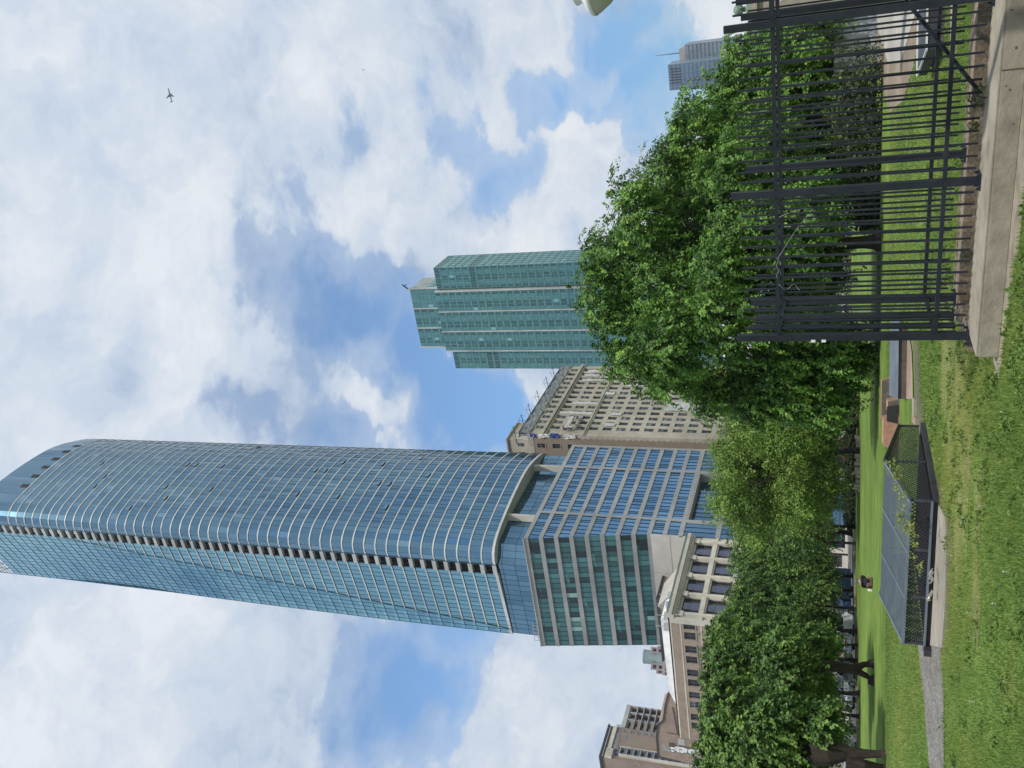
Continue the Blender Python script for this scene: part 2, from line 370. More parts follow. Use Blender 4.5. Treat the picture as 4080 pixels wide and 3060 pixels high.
def patch(name, px, py, rx, ry, mat, z, k=28):
    c = gnd(px, py); pts = []
    for i in range(k):
        a = 2*math.pi*i/k; r = 1+.28*math.sin(3*a+px)+.18*math.sin(7*a+py)+jig(.22); pts.append((c.x+rx*r*math.cos(a), c.y+ry*r*math.sin(a)))
    sheet(name, pts, mat, z)
M['worn'] = nmat('worn_turf', (.12, .15, .045), (.22, .20, .085), 5, .95, 0, .8, 9, (.16, .18, .055))
for i, (px, py, rx, ry) in enumerate(((3830, 1560, .9, .7), (3770, 1430, .9, 1.0), (3850, 1850, 1.0, .45), (3820, 2080, .8, .5), (3900, 2010, .5, .3), (3790, 1700, .9, .5), (3890, 2350, .8, .3))): patch('worn_turf', px, py, rx, ry, 'worn', .004+.0004*i)
sheet('packed_dirt', gp([(3466, -200), (3500, 280), (3545, 450), (3600, 400), (3680, 130), (3700, -200)]), 'dirt', .006)
sheet('park_path', gp([(3478, -250), (3486, 80), (3510, 150), (3538, 245), (3590, 245), (3620, 150), (3650, 50), (3680, -250)]), 'paving', .014)
# ------------------------------------------------------------------ the curved glass tower on its podium
tw = thing('glass_tower', 'very tall blue glass tower with curved front, pale floor bands and dark balcony slot', 'skyscraper', loc=G(20, 15))
T0, T1, FH = 79.0, 241.0, 3.25
NFL = int((T1-T0)/FH)
def lean(z): return 1.1*(z-T0)/170.0
def ztop(a): return float(np.interp(a, [-8, 5, 20, 30, 37], [254.5, 253, 250.3, 248.6, 245]))
PL = [(-.8, 7.9), (-.9, 6.4), (-.4, 4.9), (.9, 3.6), (3.4, 2.3), (8.8, 1.0), (14, .1), (19.3, -.6), (25, -1.0), (30.5, -.9), (36.9, .3), (42.1, 1.9), (45, 4.2)]
PL = [(a_-5.28, b_) for a_, b_ in PL]
def resample(P, step):
    P = [Vector(p) for p in P]
    # catmull-rom then even steps
    Q = []
    for i in range(len(P)-1):
        p0, p1, p2, p3 = P[max(i-1, 0)], P[i], P[i+1], P[min(i+2, len(P)-1)]
        for k in range(12):
            t = k/12; Q.append(.5*((2*p1)+(p2-p0)*t+(2*p0-5*p1+4*p2-p3)*t*t+(3*p1-p0-3*p2+p3)*t**3))
    Q.append(P[-1]); out = [Q[0]]; acc_ = 0
    Ltot = sum((Q[i+1]-Q[i]).length for i in range(len(Q)-1)); n = max(1, round(Ltot/step)); st = Ltot/n; want = st
    for i in range(len(Q)-1):
        l = (Q[i+1]-Q[i]).length
        while acc_+l >= want-1e-6 and len(out) < n+1:
            out.append(Q[i]+(Q[i+1]-Q[i])*((want-acc_)/l)); want += st
        acc_ += l
    return out
CU = resample(PL, 1.55)
def TG(p, z, off=0.): return G(p[0], p[1]+lean(z), z)
def tiltq(mb, P, tint, amt=.012, mi=0):
    """a pane: same corners nudged so that each reflects a slightly different bit of sky"""
    n = (P[1]-P[0]).cross(P[3]-P[0]).normalized()
    k = [jig(amt) for _ in range(3)]
    w = [k[0], k[1], k[2], k[2]+k[0]-k[1]]
    mb.quad(*[P[i]+n*w[i] for i in range(4)], mi, tint)
gl = MB(); mu = MB()
nC = len(CU)-1
opn = set()
for f in range(NFL+1):
    z = T0+f*FH; z2 = z+FH if f < NFL else None
    rowt = jig(.12)
    for i in range(nC):
        zl, zr = (z2, z2) if z2 else (ztop(CU[i][0]), ztop(CU[i+1][0]))
        P = [TG(CU[i], z), TG(CU[i+1], z), TG(CU[i+1], zr), TG(CU[i], zl)]
        t = .42+jig(.22)+rowt+(.35 if R_.random() < .06 else 0)
        if i <= 3: t -= .05
        if i % 3 == 1 and i > 5:
            zm = z+FH*.0
        tiltq(gl, P, min(1, max(0, t)), .05)
gl.build('curved_glass_wall', 'tglass', tw)
def out_dir(i):
    a, b = CU[max(i-1, 0)], CU[min(i+1, nC)]
    d = (GA*(b[0]-a[0])+GB*(b[1]-a[1])).normalized(); n = Vector((d.y, -d.x, 0))
    if n.dot(GA*(-1)*.6-GB) < 0: n = -n
    return n
ON = [out_dir(i) for i in range(nC+1)]
for i in range(nC+1):
    a = TG(CU[i], T0)+ON[i]*.03; b = TG(CU[i], ztop(CU[i][0]))+ON[i]*.03
    mu.bar(a, b, .055, .05, up=ON[i])
    if i > 4 and i % 2 == 0 and i < nC:      # narrow operable lights beside some panes
        c = CU[i]+(CU[i+1]-CU[i])*.35
        mu.bar(TG(c, T0)+ON[i]*.03, TG(c, T1)+ON[i]*.03, .05, .05, up=ON[i])
mu.build('vertical_mullions', 'mull', tw)
for f in range(NFL+1):
    z = T0+f*FH; bb = MB(); h = .36 if f < NFL else .5
    if f == 0: h = .65
    for i in range(nC):
        a0, a1 = TG(CU[i], z), TG(CU[i+1], z); n0, n1 = ON[i]*.10, ON[i+1]*.10
        bb.quad(a0+n0, a1+n1, a1+n1+ZV*h, a0+n0+ZV*h)
        bb.quad(a0-n0, a1-n1, a1+n1, a0+n0)
        bb.quad(a0+n0+ZV*h, a1+n1+ZV*h, a1-n1+ZV*h, a0-n0+ZV*h)
        bb.quad(a0+n0*.5+ZV*(-.09), a1+n1*.5+ZV*(-.09), a1+n1*.5, a0+n0*.5, 1)
    bb.build('floor_band', ['tband', 'mull'], tw)
# opened vent lights on the curved face: small dark wedges
for px, py in ((415,1849),(445,1893),(408,1930),(515,2017),(660,1932),(690,1983),(750,1855),(790,1857),(905,1858),(1040,1783),(865,1955),(1290,1877),(1325,1878),(1370,1843),(1205,1974),(1365,1983),(1560,1850),(1545,1925),(1580,1928),(1550,2033),(1710,1833),(1730,1897)):
    f = None
    d = ray(px, py); best = None
    for i in range(nC):
        P0 = TG(CU[i], 150); P1 = TG(CU[i+1], 150); e_ = P1-P0; n_ = Vector((e_.y, -e_.x, 0))
        s_ = (P0-CAMO).dot(n_)/d.dot(n_); X = CAMO+d*s_; t_ = (X-P0).dot(e_)/e_.length_squared
        if 0 <= t_ <= 1: best = (i, X.z)
    if best:
        i, z = best; z = T0+round((z-T0)/FH)*FH+.75
        if z > T1: continue
        a, b = TG(CU[i], z), TG(CU[i+1], z); n = ON[i]
        q = MB(); v = [a+n*.05, b+n*.05, b+n*.05+ZV*1.1, a+n*.05+ZV*1.1]
        q.quad(v[0]+n*.3, v[1]+n*.3, v[2], v[3], 0); q.poly([v[0], v[0]+n*.3, v[3]], 1); q.poly([v[1], v[1]+n*.3, v[2]], 1); q.quad(v[0], v[1], v[1]+n*.3, v[0]+n*.3, 1)
        q.build('open_vent_window', ['tglass', 'dark'], tw, smooth_=False)
# crown level: six dark openings
for k in range(6):
    i = 9+k*3; z = 239.2
    q = MB(); q.quad(TG(CU[i], z)+ON[i]*.12, TG(CU[i+1], z)+ON[i+1]*.12, TG(CU[i+1], z+2.9)+ON[i+1]*.12, TG(CU[i], z+2.9)+ON[i]*.12)
    q.build('crown_opening', 'dark', tw)
# dark balcony slot
SL0, SL1, BL = 8.0, 11.0, 31.3
TZ = 254.5
def TS(b, z, a=0.): return G(-6.08+(b-7.9)*.1+a, b+lean(z), z)
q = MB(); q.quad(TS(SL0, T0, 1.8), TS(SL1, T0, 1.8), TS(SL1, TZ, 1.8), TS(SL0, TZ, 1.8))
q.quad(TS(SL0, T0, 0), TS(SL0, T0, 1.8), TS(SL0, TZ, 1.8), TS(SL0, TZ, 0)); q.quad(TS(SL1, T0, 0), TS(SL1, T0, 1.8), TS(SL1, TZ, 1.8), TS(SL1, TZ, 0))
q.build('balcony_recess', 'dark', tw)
for f in range(NFL+5):
    z = T0+f*FH; q = MB()
    q.box(TS(SL0, z, -.05), GA*1.0, GB*(SL1-SL0), ZV*.28)
    q.box(TS(SL0, z+.28, -.02), GA*.06, GB*(SL1-SL0), ZV*.8, 1)
    if 6 < f and f > NFL-9: q.box(TS(SL0+R_.random(), z+.34, .3), GA*.3, GB*1.5, ZV*1.5, 2)
    q.build('balcony', ['soffit', 'soffit', 'tband'], tw)
q = MB()
for b_ in (SL0, SL1): q.bar(TS(b_, T0, -.06), TS(b_, TZ, -.06), .22, .22)
q.build('slot_frame', 'mull', tw)
# flat south face: banded part, then beyond the slanting fold a plain glass part turned slightly away
def fold(z): return 29.6-(z-T0)/(222.-T0)*(29.6-11.0)
def PB(b, z):
    """point on the south face"""
    fb = max(SL1, fold(z)); k = max(0, b-fb)/(BL-SL1); push = k*5.0*min(1, max(.25, (z-T0)/120))
    return TS(b, z, push*.92)+GB*push*.42
s1 = MB(); sm = MB(); bs = [SL1+(BL-SL1)*i/14 for i in range(15)]
for f in range(NFL+6):
    z = T0+f*FH; z2 = z+FH
    for i in range(14):
        b0, b1 = bs[i], bs[i+1]; fm = fold(z+FH/2)
        P = [PB(b0, z), PB(b1, z), PB(b1, z2), PB(b0, z2)]
        outer = b0 > fm
        t = (.62 if outer else .5)+jig(.28)+(.3*(z-T0)/170)  # tint rises with height and past the fold: sky reflection painted in
        if outer:
            zz = z+FH*.33; m0, m1 = PB(b0, zz), PB(b1, zz)
            tiltq(s1, [P[0], P[1], m1, m0], min(1, t+.16), .03); tiltq(s1, [m0, m1, P[2], P[3]], min(1, max(0, t-.08)), .03)
            sm.bar(PB(b0, z)-GA*.05, PB(b1, z)-GA*.05, .09, .08)
        else: tiltq(s1, P, min(1, max(0, t)), .03)
s1.build('south_glass_wall', 'tglass2', tw)
for i in range(15):
    pts = [PB(bs[i], T0+k*6.87)-GA*.05 for k in range(27)]
    for k in range(26): sm.bar(pts[k], pts[k+1], .055, .06)
sm.build('south_mullions', 'mull', tw)
q = MB(); pts = [PB(max(SL1, fold(T0+k*3.0)), T0+k*3.0)-GA*.08 for k in range(49)]
for k in range(48): q.bar(pts[k], pts[k+1], .14, .14)
q.build('fold_edge', 'mull', tw)
for f in range(NFL+1):
    z = T0+f*FH; fb = min(BL, fold(z+.2))
    if f == 0: fb = BL
    if fb > SL1+.3:
        q = MB(); h = .32 if f else .8
        a, b = PB(SL1+.1, z)-GA*.14, PB(fb, z)-GA*.14
        q.box(a, b-a, GA*.14, ZV*h); q.box(a-ZV*.13+GA*.04, b-a, GA*.1, ZV*.13, 1)
        q.build('floor_band', ['tband', 'mull'], tw)
# far side, roof, crown lattice, underside
q = MB()
zt = 245.
back = [TG(CU[-1], T0), PB(BL, T0)]
q.quad(TG(CU[-1], T0), G(39.7, 34, T0), G(39.7, 34, zt), TG(CU[-1], zt), 0)
q.quad(PB(BL, T0), G(39.7, 34, T0), G(39.7, 34, T1), PB(BL, T1), 0)
q.build('rear_glass_wall', 'tglass', tw)
q = MB(); q.poly([TG(c, T0) for c in CU]+[G(39.7, 34, T0), PB(BL, T0)]); q.build('soffit_slab', 'pierw', tw)
q = MB(); q.poly([TG(c, T1) for c in CU]+[G(39.7, 34, T1), PB(BL, T1)]); q.build('roof_slab', 'soffit', tw)
q = MB(); LZ = T0+55*FH
for i in range(9):
    b_ = 12+i*2.4; q.bar(PB(b_, LZ), PB(b_, LZ+7), .16)
for k in range(5): q.bar(PB(12, LZ+1.2+k*1.4), PB(BL, LZ+1.2+k*1.4), .14)
for i in range(8): q.bar(PB(12+i*2.4, LZ), PB(14.4+i*2.4, LZ+6.8), .12)
for i in range(7): q.bar(PB(14+i*2.4, LZ+.4)+GA*4, PB(14+i*2.4, LZ+7)+GA*4, .4)
q.build('crown_lattice', 'mull', tw)
# recessed glass storey between tower and podium
PZ = 71.0
rc = MB(); rm = MB()
def rec(p0, p1, n, z0=PZ, z1=T0):
    for i in range(n):
        a = p0+(p1-p0)*(i/n); b = p0+(p1-p0)*((i+1)/n)
        for zz in (z0, z0+(z1-z0)*.42):
            z2 = z0+(z1-z0)*.42 if zz == z0 else z1
            tiltq(rc, [a+ZV*zz, b+ZV*zz, b+ZV*z2, a+ZV*z2], .35+jig(.4), .04)
        rm.bar(a+ZV*z0, a+ZV*z1, .09)
    for zz in (z0+(z1-z0)*.42, z0+(z1-z0)*.84): rm.bar(p0+ZV*zz, p1+ZV*zz, .09)
rec(G(-3.6, 31.0), G(-5.4, 8.2), 14); rec(G(-5.4, 8.2), G(-2.4, 4.2), 3); rec(G(-2.4, 4.2), G(8, 2.7), 5); rec(G(8, 2.7), G(37, 2.6), 15)
rc.build('recessed_storey_glass', 'tglass', tw); rm.build('recessed_storey_mullions', 'mull', tw)
for a_, b_ in ((5.4, .9), (27.5, -.1)):
    q = MB(); q.box(G(a_, b_+.3, PZ), GA*.7, GB*1.7, ZV*(T0-PZ-.01)); q.build('support_pier', 'blank', tw)

# podium block -------------------------------------------------
pd = thing('podium_block', 'ten storey podium of blue glass strips and pale panels under the curved tower', 'building', loc=G(20, 15))
PE = 38.9; ZB = 41.8; LN = -5.28/(71.0-ZB)
def pa(z): return LN*max(0, z-ZB)        # leaning south edge
zs = [71.0-3.55*i for i in range(0, 11)]
gq = MB(); mq = MB()
piers = [6.0, 27.6]
for k in range(10):
    zt_, zb_ = zs[k]-1.05, zs[k+1]
    a0 = min(pa(zt_), pa(zb_)) if zb_ > ZB else 0.0
    A0 = pa((zt_+zb_)/2)
    edges = [A0, piers[0]-.45, piers[0]+.45, piers[1]-.45, piers[1]+.45, PE-.35]
    for s in range(3):
        x0, x1 = edges[s*2], edges[s*2+1]; x = x0
        while x < x1-.05:
            w = R_.choice((1.5, 1.5, 1.5, .75, .75)); xe = min(x+w, x1)
            if x1-xe < .4: xe = x1
            u0, u1 = (pa(zb_), pa(zt_)) if x == x0 and s == 0 else (x, x)
            tiltq(gq, [G(u0, .22, zb_), G(xe, .22, zb_), G(xe, .22, zt_), G(u1, .22, zt_)], .42+jig(.45), .03)
            mq.bar(G(xe, .15, zb_), G(xe, .15, zt_), .09, .1); x = xe
gq.build('east_glass_strips', 'pglass', pd); mq.build('east_mullions', 'mull', pd)
for k in range(11):
    q = MB(); zt_, zb_ = zs[k], zs[k]-1.05
    q.poly([G(pa(zb_), 0, zb_), G(PE, 0, zb_), G(PE, 0, zt_), G(pa(zt_), 0, zt_)])
    q.quad(G(pa(zb_), 0, zb_), G(PE, 0, zb_), G(PE, .5, zb_), G(pa(zb_), .5, zb_)); q.quad(G(pa(zt_), 0, zt_), G(PE, 0, zt_), G(PE, .5, zt_), G(pa(zt_), .5, zt_))
    q.build('spandrel_band', 'pband', pd)
for p_ in piers+[PE-.2]:
    q = MB(); q.box(G(p_-.35, -.06, 0), GA*.7, GB*.5, ZV*70.9); q.build('facade_pier', 'pband', pd)
# lower storeys with the large opening
q = MB(); q.quad(G(0, .25, 0), G(PE, .25, 0), G(PE, .25, zs[10]), G(0, .25, zs[10]))
lq = MB(); lm = MB(); z = 34.4
lows = [(27.3, 34.4), (21.5, 26.2), (15, 20.4), (8, 14), (0.5, 6.8)]
for j, (za, zb2) in enumerate(lows):
    for (x0, x1) in ((0.2, 5.5), (6.5, 27), (28.2, 38.4)):
        dp = 2.6 if (j == 0 and x0 == 6.5) else .22
        n = int((x1-x0)/1.6)
        for i in range(n):
            xa, xb = x0+(x1-x0)*i/n, x0+(x1-x0)*(i+1)/n
            tiltq(lq, [G(xa, dp, za), G(xb, dp, za), G(xb, dp, zb2), G(xa, dp, zb2)], (.4 if j < 2 else .06)+jig(.2), .03)
            lm.bar(G(xa, dp-.06, za), G(xa, dp-.06, zb2), .1)
lq.build('lower_glass', 'lowglass', pd); lm.build('lower_mullions', 'mull', pd)
q = MB()
tops = [34.4]+[l[0] for l in lows[1:]]
for zlo, zhi in ((34.4, 35.4), (26.2, 27.3), (20.4, 21.5), (14, 15), (6.8, 8)): q.box(G(0, -.02, zlo), GA*PE, GB*.5, ZV*(zhi-zlo-.02))
q.box(G(5.3, 0.01, 27.3), GA*1.2, GB*2.9, ZV*7.08); q.box(G(27, .01, 27.3), GA*1.2, GB*2.9, ZV*7.08)
q.box(G(6.5, .01, 34.38), GA*20.5, GB*2.9, ZV*-.3)
q.build('lower_bands', 'pband', pd)
# leaning south face
BW = 32.6
gq = MB(); mq = MB()
for k in range(8):
    zt_, zb_ = zs[k]-1.0, max(zs[k+1], ZB+.2); n = 22
    for i in range(n):
        b0, b1 = .2+BW*i/n, .2+BW*(i+1)/n
        r = R_.random(); t = .30+jig(.3) if r < .7 else (.05 if r < .86 else .62+jig(.2))
        if r > .975: t = .97
        if i < 4: t -= .05
        tiltq(gq, [G(pa(zb_)+.2, b0, zb_), G(pa(zb_)+.2, b1, zb_), G(pa(zt_)+.2, b1, zt_), G(pa(zt_)+.2, b0, zt_)], min(1, max(0, t)), .03)
        mq.bar(G(pa(zb_)+.12, b1, zb_), G(pa(zt_)+.12, b1, zt_), .08)
    for kk in range(3):     # blinds and furniture seen through the glass
        b0 = R_.random()*26; zm = zt_-.2-R_.random()
        q = MB(); q.quad(G(pa(zm)+.17, b0, zm), G(pa(zm)+.17, b0+1.4+R_.random()*3, zm), G(pa(zt_)+.17, b0+1.4, zt_-.05), G(pa(zt_)+.17, b0, zt_-.05), 0, R_.random()*.9)
        q.build('window_blind', 'sglass', pd)
gq.build('south_glass_strips', 'sglass', pd); mq.build('south_mullions', 'mull', pd)
for k in range(9):
    zt_, zb_ = zs[k], zs[k]-1.0
    if zb_ < ZB: zb_ = ZB; zt_ = max(zt_, ZB+.7)
    q = MB(); q.quad(G(pa(zb_), 0, zb_), G(pa(zb_), BW+.3, zb_), G(pa(zt_), BW+.3, zt_), G(pa(zt_), 0, zt_))
    q.quad(G(pa(zb_), 0, zb_), G(pa(zb_), BW+.3, zb_), G(pa(zb_)+.5, BW+.3, zb_), G(pa(zb_)+.5, 0, zb_))
    q.build('spandrel_band', 'pband', pd)
q = MB(); q.quad(G(pa(71), 0, 71), G(PE, 0, 71), G(PE, BW+.3, 71), G(pa(71), BW+.3, 71)); q.build('terrace_floor', 'pband', pd)
q = MB(); q.quad(G(PE, 0, 0), G(PE, BW, 0), G(PE, BW, 71), G(PE, 0, 71)); q.poly([G(0, BW+.29, 0), G(PE, BW+.29, 0), G(PE, BW+.29, 71), G(-5.1, BW+.29, 71), G(0, BW+.29, ZB)]); q.build('rear_wall', 'pband', pd)
q = MB(); q.quad(G(.0, .05, 20), G(0, BW+.2, 20), G(0, BW+.2, ZB), G(0, .05, ZB)); q.build('blank_south_wall', 'blank', pd)
q = MB()
for b_ in (11, 21.5): q.bar(G(-.02, b_, 20), G(-.02, b_, ZB), .08)
q.bar(G(-.02, .1, 37.4), G(-.02, BW, 37.4), .07); q.build('panel_joints', 'pband', pd)
q = MB(); q.bar(G(pa(71)-.05, 0, 71.1), G(pa(71)-.05, BW+.3, 71.1), .25)
for i in range(5): q.bar(G(-4.6, 27+i*1.2, 71), G(-4.6, 27+i*1.2, 72.9), .1)
for zz in (71.8, 72.8): q.bar(G(-4.6, 27, zz), G(-4.6, 31.8, zz), .1)
q.build('roof_railing', 'soffit', pd)

# ------------------------------------------------------------------ facades with real window openings
def opening_wall(mb, P, d, n, xs, zs_, X0, X1, Z0, Z1, depth=.3, mi=0, rmi=None, skip=()):
    """wall in the plane through P along d (outward n) with openings xs x zs_; returns openings"""
    rmi = mi if rmi is None else rmi
    xb = sorted(set([X0, X1]+[v for p in xs for v in p])); zb = sorted(set([Z0, Z1]+[v for p in zs_ for v in p]))
    ox = set(p[0] for p in xs); oz = set(p[0] for p in zs_); out = []
    pt = lambda x, z, dd=0: P+d*x+ZV*z-n*dd
    for i in range(len(xb)-1):
        for j in range(len(zb)-1):
            x0, x1, z0, z1 = xb[i], xb[i+1], zb[j], zb[j+1]
            if x0 in ox and z0 in oz and (i, j) not in skip:
                mb.quad(pt(x0, z0), pt(x0, z0, depth), pt(x0, z1, depth), pt(x0, z1), rmi); mb.quad(pt(x1, z0), pt(x1, z1), pt(x1, z1, depth), pt(x1, z0, depth), rmi)
                mb.quad(pt(x0, z0), pt(x1, z0), pt(x1, z0, depth), pt(x0, z0, depth), rmi); mb.quad(pt(x0, z1), pt(x0, z1, depth), pt(x1, z1, depth), pt(x1, z1), rmi)
                out.append((x0, x1, z0, z1))
            else:
                mb.quad(pt(x0, z0), pt(x1, z0), pt(x1, z1), pt(x0, z1), mi, uv=((x0, z0), (x1, z0), (x1, z1), (x0, z1)))
    return out
def add_windows(parent, P, d, n, ops, depth=.28, bars=(1, 1), glass='wglass', frame='wframe', fw=.09, sill=None, limit=100, tints=(.15, .95), blind=.3):
    rest = MB()
    for q_, (x0, x1, z0, z1) in enumerate(ops):
        mb = MB() if q_ < limit else rest
        pt = lambda x, z, dd=0: P+d*x+ZV*z-n*dd
        zc = z0+(z1-z0)*(.45 if R_.random() < blind else 0)
        t = tints[0]+(tints[1]-tints[0])*R_.random()**2
        mb.quad(pt(x0, z0, depth), pt(x1, z0, depth), pt(x1, z1, depth), pt(x0, z1, depth), 0, t)
        if zc > z0: mb.quad(pt(x0, zc, depth-.03), pt(x1, zc, depth-.03), pt(x1, z1, depth-.03), pt(x0, z1, depth-.03), 0, min(1, t+.5))
        for k in range(bars[0]+2):
            x = x0+(x1-x0)*k/(bars[0]+1); x = min(max(x, x0+fw/2), x1-fw/2); mb.bar(pt(x, z0, depth-.06), pt(x, z1, depth-.06), fw, .08, 1)
        for k in range(bars[1]+2):
            z = z0+(z1-z0)*k/(bars[1]+1); z = min(max(z, z0+fw/2), z1-fw/2); mb.bar(pt(x0, z, depth-.06), pt(x1, z, depth-.06), fw, .08, 1)
        if sill: mb.box(pt(x0-.15, z0-.2, -.12), d*(x1-x0+.3), n*(-.2), ZV*.2, 2)
        if q_ < limit: mb.build('window', [glass, frame]+([sill] if sill else []), parent)
    if rest.v: rest.build('window', [glass, frame]+([sill] if sill else []), parent, kind='stuff')
nA, nB = -GA, -GB      # outward: south faces -GA, east faces -GB

# cream high-rise under facade repair -------------------------
bb = thing('cream_highrise', 'old cream high-rise under facade repair, grey tarpaulin round its roof edge, north of the podium', 'building', loc=G(60, 10))
ba0, ba1, bzt = 44.5, 91.0, 86.0
P = G(ba0, 0); wl = MB()
cols = [(3.35+3.27*i, 5.3+3.27*i) for i in range(13)]
rows = [(82.0, 84.6), (77.3, 79.9), (73.4, 76.0), (69.85, 72.4)]+[(65.9-3.98*i, 68.5-3.98*i) for i in range(17)]
rows = [r for r in rows if r[0] > 2]
ops = opening_wall(wl, P, GA, nB, cols, rows, 0, ba1-ba0, 0, bzt, .35)
wl.quad(G(ba1, 0, 0), G(ba1, 30, 0), G(ba1, 30, bzt), G(ba1, 0, bzt)); wl.quad(G(ba0, 0, bzt), G(ba1, 0, bzt), G(ba1, 30, bzt), G(ba0, 30, bzt))
wl.build('east_wall', 'limestone', bb)
ops.sort(key=lambda o: -o[2]+.2*o[0])
add_windows(bb, P, GA, nB, ops, .33, (1, 1), sill=None, tints=(.1, .8), blind=.5)
for z, h, o in ((80.9, .9, .7), (80.2, .5, .35), (69.2, .5, .35), (68.75, .3, .2)):
    q = MB(); q.box(G(ba0-.2, -o, z), GA*(ba1-ba0+.3), GB*(o-.003), ZV*h); q.build('cornice', 'limestone', bb)
for i in range(14):
    q = MB(); q.box(G(ba0+2.35+3.27*i, -.22, 69.75), GA*.6, GB*.217, ZV*10.4); q.build('pilaster', 'limestone', bb)
for i in range(13):
    for r in (rows[1], rows[2]):
        q = MB(); q.box(G(ba0+3.5+3.27*i, -.05, r[0]-1.25), GA*1.7, GB*.047, ZV*.95); q.build('spandrel_panel', 'farstone', bb)
sw = MB()
ops = opening_wall(sw, G(ba0, 0), GB, nA, [(3.1, 4.6), (9.5, 11), (15.5, 17)], [(r-1.2, r+1.2) for r in (82.2, 77.6, 73.0, 68.6, 64.2, 59.8, 55.4, 51.0, 46.6, 42.2, 37.8, 33.4, 29)], 0, 30, 0, bzt-1.6, .3)
sw.build('south_wall', 'brick2', bb)
ops.sort(key=lambda o: o[0]*100-o[2]); add_windows(bb, G(ba0, 0), GB, nA, ops[:26], .28, (1, 0), sill='limestone')
q = MB(); z = 1
while z < bzt-3:
    w = .95 if int(z/.8) % 2 else 1.25
    q.box(G(ba0-.06, -.02, z), GA*.05, GB*w, ZV*.78); z += .8
q.box(G(ba0-.08, -.03, bzt-1.6), GA*.5, GB*30, ZV*1.6); q.build('corner_stones', 'limestone', bb)
# tarpaulin round the parapet: rumpled sheet
def cloth(parent, P, d, n, w, h, mat, name, amp=.25, nx=40, nz=6, **kw):
    q = MB(); pts = [[None]*(nz+1) for _ in range(nx+1)]
    for i in range(nx+1):
        for j in range(nz+1):
            o = amp*(math.sin(i*1.3+j*.6)*.5+jig(.9)+.5); sag = .12*math.sin(i*.9)*h*.2 if j in (0, nz) else 0
            pts[i][j] = P+d*(w*i/nx)+ZV*(h*j/nz+sag)+n*(o+.1)
    for i in range(nx):
        for j in range(nz): q.quad(pts[i][j], pts[i+1][j], pts[i+1][j+1], pts[i][j+1])
    return q.build(name, mat, parent, **kw)
cloth(bb, G(ba0, 0, 85.2), GA, nB, ba1-ba0, 3.4, 'tarp', 'parapet_tarpaulin', .3, 40, 4)
q = MB(); q.quad(G(ba0, -.5, 88.6), G(ba1, -.5, 88.6), G(ba1, 1.5, 88.6), G(ba0, 1.5, 88.6)); q.box(G(ba0, .2, 85), GA*(ba1-ba0), GB*.5, ZV*3.4)
q.build('parapet', 'tarp', bb)
for x, z, w, h in ((12.4, 70, 1.9, 10), (9.1, 74, 1.9, 2.6), (18.9, 69.5, 1.9, 8.5), (25.5, 66, 1.9, 4.2), (5.8, 61.5, 1.9, 3), (12.4, 61, 1.9, 3.4), (31.8, 60, 1.9, 3), (35, 71, 1.9, 8), (38.4, 74, 1.9, 5), (41.5, 70, 1.9, 8.6), (16, 42, 5.5, 7), (22, 36, 4.6, 6)):
    cloth(bb, G(ba0+x-.3, -.06, z), GA, nB, w, h, 'plastic', 'plastic_sheeting', .1, 8, 8)
cloth(bb, G(ba0-.1, -.7, 76.3), GB, nA, 1.6, 2.4, 'bluetarp', 'blue_tarpaulin', .4, 8, 6)
cloth(bb, G(ba0-.1, -.4, 83.5), GB, nA, 1.2, 1.6, 'bluetarp', 'blue_tarpaulin', .3, 6, 4)
cloth(bb, G(ba0-.1, -.5, 79.2), GB, nA, 1.4, 3.4, 'plastic', 'plastic_sheeting', .45, 8, 6)
cloth(bb, G(ba0-.1, -.5, 71.5), GB, nA, 1.5, 3.2, 'plastic', 'plastic_sheeting', .35, 8, 6)
# roof outriggers
for i, a_ in enumerate((45.5, 53, 60, 69, 79, 86.5)):
    q = MB(); z = 88.0
    q.bar(G(a_, -1.8, z+2.4), G(a_, 4, z+2.0), .16); q.bar(G(a_, .4, z), G(a_, .4, z+3.6), .12); q.bar(G(a_, 2.6, z), G(a_, 2.6, z+2.8), .1)
    q.bar(G(a_, .4, z+3.5), G(a_, -1.8, z+2.4), .07); q.bar(G(a_, .4, z+3.5), G(a_, 4, z+2), .07); q.bar(G(a_-.6, 1.5, z+1.2), G(a_+1.4, 1.5, z+1.2), .1)
    tag(q.build('roof_outrigger', 'steel'), 'dark hoist outrigger on the cream high-rise roof, %s' % ['at the south corner beside the penthouse', 'second from the south corner', 'third from the south corner', 'fourth from the south corner', 'fifth from the south corner', 'nearest the green tower'][i], 'hoist arm', 'hoist outriggers on the cream high-rise roof')
def platform(a_, z, w, lab, tilt=0):
    t = thing('swing_stage', lab, 'work platform', 'suspended work platforms on the cream high-rise', loc=G(a_, -1, z))
    q = MB(); q.box(G(a_, -1.5, z), GA*w+ZV*tilt, GB*.8, ZV*.12); q.build('deck', 'plastic', t)
    q = MB(); q.box(G(a_, -1.5, z+.12), GA*w+ZV*tilt, GB*.06, ZV*1.0); q.build('side_panel', 'plastic', t)
    q = MB()
    for x in (.1, w-.3): q.box(G(a_+x, -1.5, z+tilt*x/w), GA*.4, GB*.8, ZV*1.5); 
    q.build('motor_housing', 'steel', t)
    q = MB()
    for x in (.3, w-.1): q.bar(G(a_+x, -1.1, z+tilt*x/w+1.5), G(a_+x, -1.1, 90.6), .035)
    q.build('cable', 'steel', t)
    return t
platform(46.0, 74.0, 7.5, 'upper suspended work platform with an orange bag, near the roof corner of the cream high-rise')
platform(59.5, 39.0, 9, 'lower suspended work platform half hidden by the big elm, on the cream high-rise')
q = MB(); q.box(G(46.4, -1.62, 75.2), GA*.7, GB*.12, ZV*.8); q.build('orange_bag', 'rust', label='bright orange bag hung on the end of the upper work platform', cat='bag')
